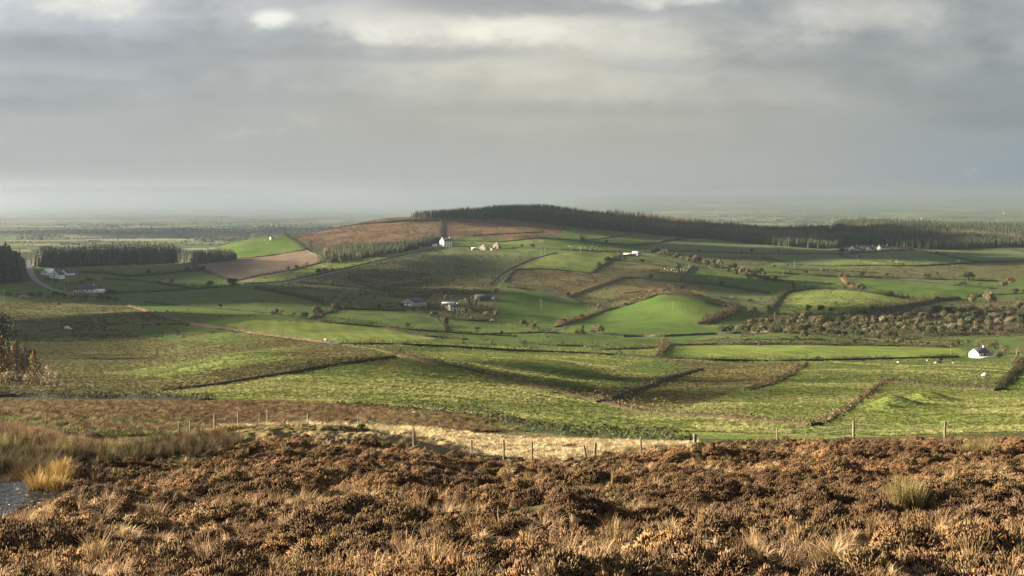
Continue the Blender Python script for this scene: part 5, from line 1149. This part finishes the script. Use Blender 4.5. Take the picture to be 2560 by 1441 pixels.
house('low pale roofed shed behind the farmyard trees', 1120, 764, 10, 9, 4, 1.6, .8, M_render, M_whiteroof, doors=[('f', -1, 0, 1.2, 1.3)], name='shed', cat='shed')
part = house('white farm trailer shed at the edge of the blue grey shed', 1226, 750, 8, 6, 3, 1.4, .4, M_white, M_whiteroof, doors=[('f', 0, 0, 1, 1.1)], name='shed', cat='shed')
# houses by the left plantation
house('white gabled house farthest left with two round windows', 122, 688, 55, 9, 10, 2.0, 3.4, roof=M_whiteroof, wins=[('g', -1.6, 2.2, 1.0, 1.0), ('g', .6, 2.2, 1.0, 1.0)])
house('white gabled house in the middle with window above window', 143, 696, 80, 9, 9, 3.0, 3.8, wins=[('g', 0, 3.4, 1.0, 1.1), ('g', .4, 1.2, 1.1, 1.2)])
house('white gabled house on the right of the three gables', 168, 688, 62, 9, 9.5, 1.8, 3.2, roof=M_greyroof, wins=[('g', 0, 1.8, .9, .9)])
e = house('low white bungalow with dark roof beside the bend of the left road', 212, 731, 14, 16, 7, 2.4, 2.6, wins=fw((-5, -1.5, 2, 5)), doors=[('f', -3.2, 0, .9, 2)], chim=(-7, 6.5), name='bungalow', cat='bungalow')
part_box('extension', (11, .4, .6), (6.5, 4.5, 3.0), M_white, e)
# farm cluster under the right forest
e = house('white house with steep grey gable on the left of the white farm cluster', 2136, 627, 42, 11, 9, 2.6, 3.6, roof=M_slate, wins=[('g', -1.6, .9, 1, 1), ('g', 1.8, .9, 1, 1)] + fw((-2, 2)), chim=(4.8,), name='farmhouse', cat='farmhouse')
house('white gabled cottage in the middle of the white farm cluster', 2176, 627, 40, 9, 8, 2.4, 3.0, wins=[('g', 0, 1, 1, 1)] + fw((-2, 1.5)), chim=(4,), name='cottage', cat='cottage')
e = house('white long house on the right of the white farm cluster', 2208, 626, 30, 15, 7.5, 3.2, 3.0, wins=fw((-5, -2, 1, 4)), doors=[('f', 2.6, 0, .9, 2)], chim=(-7, 6.8), name='farmhouse', cat='farmhouse')
part_box('garden_wall', (17, -1.5, .1), (16, .5, 1.6), M_concrete, e)
house('low grey byre between the houses of the white farm cluster', 2156, 628, 10, 9, 4, 1.6, 1.0, M_render, M_greyroof, doors=[('f', 0, 0, 1, 1.4)], name='byre', cat='byre')
house('small white house on the crest behind the bright left field', 681, 598, 30, 9, 6, 2.6, 2.0, wins=fw((-2, 2)), chim=(3.8,), name='cottage', cat='cottage', zn='hill').scale = (.6, .6, .6)
# far cottages on the plain: a few pixels each
FARH = [(40, 534), (82, 541), (52, 590), (100, 587), (242, 546), (355, 538), (377, 570), (397, 577), (514, 579), (542, 574), (556, 572), (605, 569), (648, 567), (672, 566), (682, 564), (695, 565), (703, 558), (716, 557), (724, 549), (740, 547), (752, 547), (765, 547), (782, 547), (797, 548), (820, 552), (775, 561), (875, 527), (1515, 527), (1949, 532), (2085, 548), (2129, 541), (2147, 541), (2306, 548), (2512, 535)]
mb = MB(); gx_, gy_ = 9, 5
V = [(-gx_, -gy_, -2), (gx_, -gy_, -2), (gx_, gy_, -2), (-gx_, gy_, -2), (-gx_, -gy_, 5), (gx_, -gy_, 5), (gx_, gy_, 5), (-gx_, gy_, 5), (-gx_, 0, 9), (gx_, 0, 9)]
mb.add(V, [(0, 1, 5, 4), (2, 3, 7, 6)]); mb.add(V, [(3, 0, 4, 8, 7), (1, 2, 6, 9, 5)]); mb.add(V, [(4, 5, 9, 8), (6, 7, 8, 9)])
fme = mb.mesh('far_cottage', [M_render, M_slate], colors=False, mi=[np.zeros(2), np.zeros(2), np.ones(2)])
for i, (x, y) in enumerate(sorted(FARH)):
    p = P(x, y, 'far'); s = min(1.1, max(.6, p.y / 8000))
    o = link('far_cottage', fme, loc=p, rz=random.uniform(-.3, 1.0), sc=(s, s, s))
    tag(o, 'tiny white cottage on the hazy plain, %s from the left' % ordinal(i), 'cottage', 'cottages on the hazy plain')

# ------------------------------------------------------------------ roads and tracks
def strip(name, poly, wd, mat, zn='mid', lift=.12):
    X, Y, Z = walk(poly, zn, 2.0); dx = np.gradient(X); dy = np.gradient(Y); q = np.hypot(dx, dy) + 1e-9; nx, ny = -dy / q, dx / q; L_ = len(X)
    V = np.stack([np.stack([X + nx * o * wd, Y + ny * o * wd, H(X + nx * o * wd, Y + ny * o * wd) + lift], 1) for o in (-.5, -.2, .2, .5)], 1)
    ii = np.arange(L_ * 4).reshape(L_, 4); mb = MB(); mb.add(V.reshape(-1, 3), np.stack([ii[:-1, :-1], ii[1:, :-1], ii[1:, 1:], ii[:-1, 1:]], -1).reshape(-1, 4))
    tag(link(name, mb.mesh(name, mat, colors=False)), kind='structure')
M_road = simple_mat('asphalt', (.075, .076, .08), .2, .4, .6, .1, .3); M_track = simple_mat('track', (.15, .13, .10), .25, .6, .9)
strip('road', [(72, 650), (73, 665), (76, 680), (84, 695), (96, 707), (118, 719), (140, 728), (180, 738), (260, 742)], 5.5, M_road, lift=.35)
strip('road', [(618, 714), (715, 708), (800, 690), (900, 667), (990, 646), (1060, 630), (1105, 622)], 4.5, M_road, lift=.3)
strip('road', [(812, 857), (835, 860), (862, 862)], 4.5, M_road, lift=.2)
strip('track', [(1232, 712), (1258, 690), (1290, 671), (1335, 651), (1392, 635)], 3.0, M_track, lift=.2)
strip('track', [(1345, 823), (1375, 826), (1410, 832), (1445, 836)], 3.5, M_track, lift=.2)
strip('track', [(322, 764), (375, 778), (475, 808), (640, 832), (752, 846), (820, 856)], 2.6, M_track, lift=.2)

# ------------------------------------------------------------------ pool at the lower left
M_water, nt, b = newmat('water'); b.inputs['Base Color'].default_value = (.012, .014, .013, 1); b.inputs['Roughness'].default_value = .10; b.inputs['Specular IOR Level'].default_value = .22
pos = nt.nodes.new('ShaderNodeTexCoord').outputs['Object']; bp = nt.nodes.new('ShaderNodeBump'); bp.inputs['Strength'].default_value = 1.0; bp.inputs['Distance'].default_value = .30
nt.links.new(noise(nt, pos, 4.5, 3, .6, .8), bp.inputs['Height']); nt.links.new(bp.outputs[0], b.inputs['Normal'])
mb = MB(); nn = 40; a = np.linspace(0, 2 * math.pi, nn, endpoint=False); r = 1 + .08 * np.sin(3 * a) + .05 * np.sin(7 * a + 1)
mb.add(np.stack([2.7 * r * np.cos(a), 4.4 * r * np.sin(a), 0 * a], 1), [list(range(nn))]); tag(link('water', mb.mesh('water', M_water, colors=False), loc=(-12.95, 30.6, -6.92)), kind='structure')

# ------------------------------------------------------------------ foreground fence
POSTS = [(447, 1072, 1.05, .05, 0), (475, 1073, 1.0, .05, 0), (537, 1069, 1.15, .08, 0), (595, 1068, 1.2, .06, 0), (649, 1072, 1.1, .05, 0), (669, 1063, 1.3, .07, 0), (770, 1071, 1.1, .09, 0), (896, 1076, 1.1, .05, 0), (1034, 1089, 1.1, .05, 0), (1179, 1104, 1.1, .05, 0), (1259, 1109, 1.2, .06, 0), (1330, 1113, 1.2, .06, 0),
         (1470, 1114, 1.0, .06, -.18), (1486, 1109, 1.15, .08, .04), (1602, 1101, 1.05, .05, 0), (1737, 1085, 1.2, .11, 0), (1943, 1070, 1.25, .07, 0), (2134, 1053, 1.35, .09, 0), (2361, 1053, 1.25, .07, .03), (2600, 1050, 1.3, .07, 0)]
fe = empty('post_and_wire_fence', tuple(at(0, 75)), 0, 'weathered post and wire fence along the far edge of the heather', 'fence')
fo = Vector(fe.location); tops = []
for i, (x, yt, h, r_, ln) in enumerate(POSTS):
    if x < 1000: h *= 1.35
    Ys = np.linspace(58, 125, 400); Xs = Ys * (x - 1280) / F; g = HZ - F * (H(Xs, Ys) + h) / Ys
    y = 74 if x > 1000 else 88
    k = np.argmin(np.abs(g - yt) + .12 * np.abs(Ys - y)); q = Vector((Xs[k], Ys[k], float(H(Xs[k], Ys[k]))))
    mb = MB(); b0 = q - fo; tp = b0 + Vector((ln * h, 0, h))
    tube(mb, [b0 - Vector((0, 0, .4)), b0 + (tp - b0) * .5 + Vector((random.uniform(-.01, .01), 0, 0)), tp], [r_ * .85, r_ * .8, r_ * .74], 7)
    link('post', mb.mesh('post', M_wood, colors=False), fe); tops.append((b0, tp))
M_wire = simple_mat('fence_wire', (.22, .21, .19), .15, 8, .5, 0, .5)
for fr in (.9, .68, .42):
    mb = MB(); pts = []
    for (b0, t0), (b1, t1) in zip(tops[:-1], tops[1:]):
        p0 = b0 + (t0 - b0) * fr; p1 = b1 + (t1 - b1) * fr
        for j in range(6):
            t = j / 6; pts.append(tuple(p0 + (p1 - p0) * t - Vector((0, 0, .10 * 4 * t * (1 - t)))))
    pts.append(tuple(tops[-1][0] + (tops[-1][1] - tops[-1][0]) * fr)); tube(mb, pts, .0045, 4); link('wire', mb.mesh('wire', M_wire, colors=False), fe)

# ------------------------------------------------------------------ utility poles
PM = simple_mat('pole_wood', (.34, .30, .24), .15, 1.5, .8)
mb = MB(); tube(mb, [(0, 0, -.5), (0, 0, 4), (0, 0, 8.6)], [.15, .13, .10], 7); pole_me = mb.mesh('shaft', PM, colors=False)
mb = MB(); box(mb, (0, -.16, 8.1), (1.9, .12, .14)); arm_me = mb.mesh('crossarm', PM, colors=False)
mb = MB(); tube(mb, [(0, 0, 0), (0, 0, .12), (0, 0, .24)], [.05, .07, .03], 6); ins_me = mb.mesh('insulator', M_dark, colors=False)
POLES = [(10, 751, 'pale pole at the left edge of the rough field'), (112, 731, 'pole beside the left road bend'), (117, 712, 'dark pole under the three white gables'), (161, 731, 'pole at the left end of the low white bungalow'), (556, 737, 'pole in the shaded green slope right of the five hedge corner'),
 (1353, 641, 'pole at the top of the lane left of the yellow knoll field'), (1362, 637, 'second pole at the top of the lane'), (1428, 632, 'pole on the top hedge of the yellow knoll field'), (1451, 633, 'small pole right of the top hedge pole'), (1545, 649, 'pale pole left of the white roofed barn'), (1556, 652, 'short pole left below the white roofed barn'), (1605, 659, 'short pole below the white roofed barn'),
 (1722, 675, 'pole at the stone wall corner by the huddled sheep'), (1683, 777, 'pole standing in the middle of the bright knoll'), (1683, 736, 'pole in the rusty reeds behind the bright knoll'), (1875, 703, 'pale pole in the dark hedge field under the shelter belt'), (1353, 772, 'pole in the bright field left of the knoll'), (1790, 706, 'pole in the field of the four sheep'),
 (2214, 648, 'pole below the long house of the white farm cluster'), (2242, 665, 'pole on the long dark hedge under the white farm cluster'), (2447, 655, 'pole on the hedge far right of the white farm cluster'), (2180, 676, 'pole under the long dark hedge'), (1937, 806, 'pole at the left of the valley wood'), (2155, 818, 'pale pole among the valley wood trees'), (2437, 836, 'pole at the lower right edge of the valley wood'), (2546, 652, 'pole close to the right edge under the forest'), (1957, 694, 'short pale pole on the field under the shelter belt arm'), (1986, 668, 'pole at the corner of the slanting hedge'), (2377, 888, 'pole in the striped field left of the bungalow')]
for i, (x, y, lab) in enumerate(POLES):
    p = P(x, y); s = .80 if y > 690 else .85
    if x == 2377: s = .45
    e = empty('utility_pole', p, random.uniform(-.5, .5), lab, 'utility pole', 'utility poles'); e.scale = (s, s, s)
    link('shaft', pole_me, e); c = link('crossarm', arm_me, e)
    for xx in (-.85, 0, .85): link('insulator', ins_me, c, loc=(xx, -.16, 8.16))

# ------------------------------------------------------------------ sheep: one continuous body each
def sheep_mesh():
    v = [(0, 0, .62), (.38, 0, .63), (-.42, 0, .60), (.56, 0, .76), (.70, 0, .72), (.34, .15, .40), (.34, .15, .02), (.34, -.15, .40), (.34, -.15, .02), (-.36, .15, .40), (-.36, .15, .02), (-.36, -.15, .40), (-.36, -.15, .02), (-.56, 0, .52)]
    ed = [(0, 1), (0, 2), (1, 3), (3, 4), (1, 5), (5, 6), (1, 7), (7, 8), (2, 9), (9, 10), (2, 11), (11, 12), (2, 13)]
    rad = [.27, .25, .26, .12, .09, .08, .045, .08, .045, .09, .045, .09, .045, .05]
    me = bpy.data.meshes.new('sheep'); me.from_pydata(v, ed, []); o = bpy.data.objects.new('sheep_build', me); COL.objects.link(o)
    o.modifiers.new('skin', 'SKIN')
    for i, r_ in enumerate(rad): me.skin_vertices[0].data[i].radius = (r_, r_); me.skin_vertices[0].data[i].use_root = (i == 0)
    sb = o.modifiers.new('sub', 'SUBSURF'); sb.levels = 1
    dg = bpy.context.evaluated_depsgraph_get(); out = bpy.data.meshes.new_from_object(o.evaluated_get(dg)); bpy.data.objects.remove(o)
    out.name = 'sheep'; out.materials.clear(); out.materials.append(simple_mat('fleece', (.66, .61, .52), .12, 3, .95)); return out
sheep_me = sheep_mesh()
FLOCKS = [
 ('white sheep in the tight flock beside the pale stone wall', 'huddled flock', [(1652 + random.uniform(-2, 2) + 3.2 * (i % 9) * 2.6 / 1.0, 671 + 4.2 * (i // 9) + random.uniform(-2, 2)) for i in range(27)]),
 ('white sheep grazing at the left end of the field above the yellow knoll', 'sheep above the lane', [(1343, 600), (1347, 603), (1352, 601), (1358, 602), (1345, 605), (1353, 604)]),
 ('white sheep scattered across the pale field above the yellow knoll', 'scattered sheep', [(1423, 617), (1443, 622), (1448, 620), (1454, 621), (1462, 620), (1476, 625), (1480, 617), (1481, 611), (1487, 623), (1490, 618), (1494, 613), (1500, 614), (1494, 621), (1541, 618), (1430, 619), (1451, 623)]),
 ('white sheep grazing in the upper field against the forest', 'sheep under the forest', [(1588, 590), (1594, 600), (1612, 592), (1616, 594), (1661, 588), (1684, 588), (1710, 591), (1686, 601), (1700, 600), (1725, 590)]),
 ('white sheep in a short line in the field under the shelter belt', 'line of four sheep', [(1772, 696), (1780, 695), (1785, 696), (1791, 697)]),
 ('white sheep in the dark green field below the stone gabled house', 'sheep in the dark field', [(1203, 652), (1214, 656), (1219, 658), (1237, 649), (1247, 659), (1251, 659), (1260, 658), (1264, 659)]),
 ('white sheep in the row below the white farm cluster', 'row of sheep', [(2146, 652), (2166, 655), (2183, 657), (2189, 658)]),
 ('white sheep on the sunlit strip below the hillside plantation', 'sheep on the lit strip', [(797, 669), (808, 668), (815, 668), (760, 688)]),
 ('white sheep on the bright field of the left hill', 'sheep on the left hill', [(652, 604), (662, 602), (668, 610), (675, 603)]),
 ('pale sheep grazing in the near field below the bungalow hedge', 'sheep near the bungalow', [(2318, 904), (2338, 910), (2383, 910), (2245, 908)]),
]
for lab, grp, ps in FLOCKS:
    for x, y in ps:
        p = P(x, y); s = random.uniform(.8, 1.0) * (1.1 if y < 640 else .95)
        tag(link('sheep', sheep_me, loc=p - Vector((0, 0, .03)), rz=random.uniform(0, 6.28), sc=(s, s, s)), lab, 'sheep', grp)
for lab, x, y in [('single white sheep by the bush in the upper right rough pasture', 2250, 673), ('single white sheep in the middle of the field right of the white farm cluster', 2316, 650), ('single white sheep on the upper right edge of the long dark hedge', 2381, 665), ('dark brown cow in the shadow of the bungalow hedge', 2352, 904), ('dark cow lying beside the pale sheep below the bungalow hedge', 2348, 911)]:
    p = P(x, y)
    if 'cow' in lab:
        o = link('cow', sheep_me.copy(), loc=p, rz=random.uniform(-.4, .4), sc=(1.6, 1.5, 1.45)); o.data.materials[0] = simple_mat('cow_hide', (.045, .03, .022), .2, 3, .7); tag(o, lab, 'cow')
    else: tag(link('sheep', sheep_me, loc=p, rz=1.0, sc=(.95, .95, .95)), lab, 'sheep')

# ------------------------------------------------------------------ boulders
def boulder(label, px, py, s, mat, zn='mid', name='boulder'):
    p = P(px, py, zn); n, k = 14, 9; th = np.linspace(0, 2 * math.pi, n, endpoint=False); ph = np.linspace(-math.pi / 2, math.pi / 2, k); TH, PH = np.meshgrid(th, ph)
    q = 1 + .35 * (vnoise(TH * 1.3 + px, PH * 1.7, 3) - .5) * np.cos(PH); V = np.stack([q * np.cos(PH) * np.cos(TH), q * np.cos(PH) * np.sin(TH) * .8, .7 * q * np.sin(PH) + .25], -1).reshape(-1, 3) * s
    ii = np.arange(n * k).reshape(k, n); nx = np.roll(ii, -1, 1); mb = MB(); mb.add(V, np.stack([ii[:-1], nx[:-1], nx[1:], ii[1:]], -1).reshape(-1, 4))
    tag(link(name, mb.mesh(name, mat, colors=False), loc=p, rz=random.uniform(0, 3)), label, 'boulder')
MS = simple_mat('limestone', (.55, .52, .46), .2, 2, .9, .3)
boulder('pale rounded boulder in the dark patch below the bungalow', 2463, 940, .9, MS)
boulder('white boulder alone in the shaded rough field on the left', 168, 822, 1.4, MS)
boulder('smaller white boulder beside the lone white boulder', 175, 824, .9, MS)
boulder('pale stone on the brown moor edge near the gorse', 1035, 1036, .35, MS)
boulder('second pale stone on the brown moor edge, left of the gorse', 1052, 1034, .3, MS)
boulder('pale stone in the gully by the gorse hedge', 1276, 1060, .35, MS)
boulder('pale stone on the wall line of the lit strip', 816, 853, .9, MS)

# ------------------------------------------------------------------ hedgerow lines and copses far out on the plain
mb = MB(); bx = []
for _ in range(210):
    px = rg.uniform(-60, 2620); Y0 = 3300 * (13000 / 3300) ** rg.random(); X0 = Y0 * (px - 1280) / F; L_ = rg.uniform(180, 900); a = rg.normal(.12, .16) if rg.random() < .8 else rg.uniform(-1.3, 1.3)
    m = int(L_ / 9); t = np.linspace(0, 1, m) + rg.normal(0, .01, m); keep = vnoise(t * 9, np.full(m, px), 5) > .25
    bx += [(X0 + L_ * q * math.cos(a), Y0 + L_ * q * math.sin(a) + 12 * math.sin(q * 5), rg.uniform(1.2, 4.5) if rg.random() < .9 else 8) for q in t[keep]]
Cc = [(330, 585, 60, 2, 60), (120, 592, 50, 2, 60), (560, 601, 70, 3, 120), (640, 594, 60, 3, 90), (470, 577, 40, 2, 40), (260, 568, 50, 2, 40), (700, 577, 60, 2, 60), (80, 600, 40, 2, 30), (600, 568, 80, 2, 50), (1800, 556, 90, 3, 40)]
for cx, cy, sx, sy, m in Cc:
    for _ in range(m):
        p = P(cx + rg.normal(0, sx * .5), cy + rg.normal(0, sy * .4), 'far'); bx.append((p.x, p.y, rg.uniform(4, 11)))
bx = np.array(bx); n = len(bx); z = H(bx[:, 0], bx[:, 1])
for _ in range(5):
    C = np.stack([bx[:, 0] + rg.normal(0, 3.5, n), bx[:, 1] + rg.normal(0, 3.5, n), z + bx[:, 2] * rg.uniform(.1, 1, n)], 1); leaf_quads(mb, C, 3.8, pick([(.045, .055, .028), (.06, .06, .032), (.08, .07, .042)], n))
tag(link('distant_woodland', mb.mesh('distant_woodland', M_leaf)), kind='stuff')
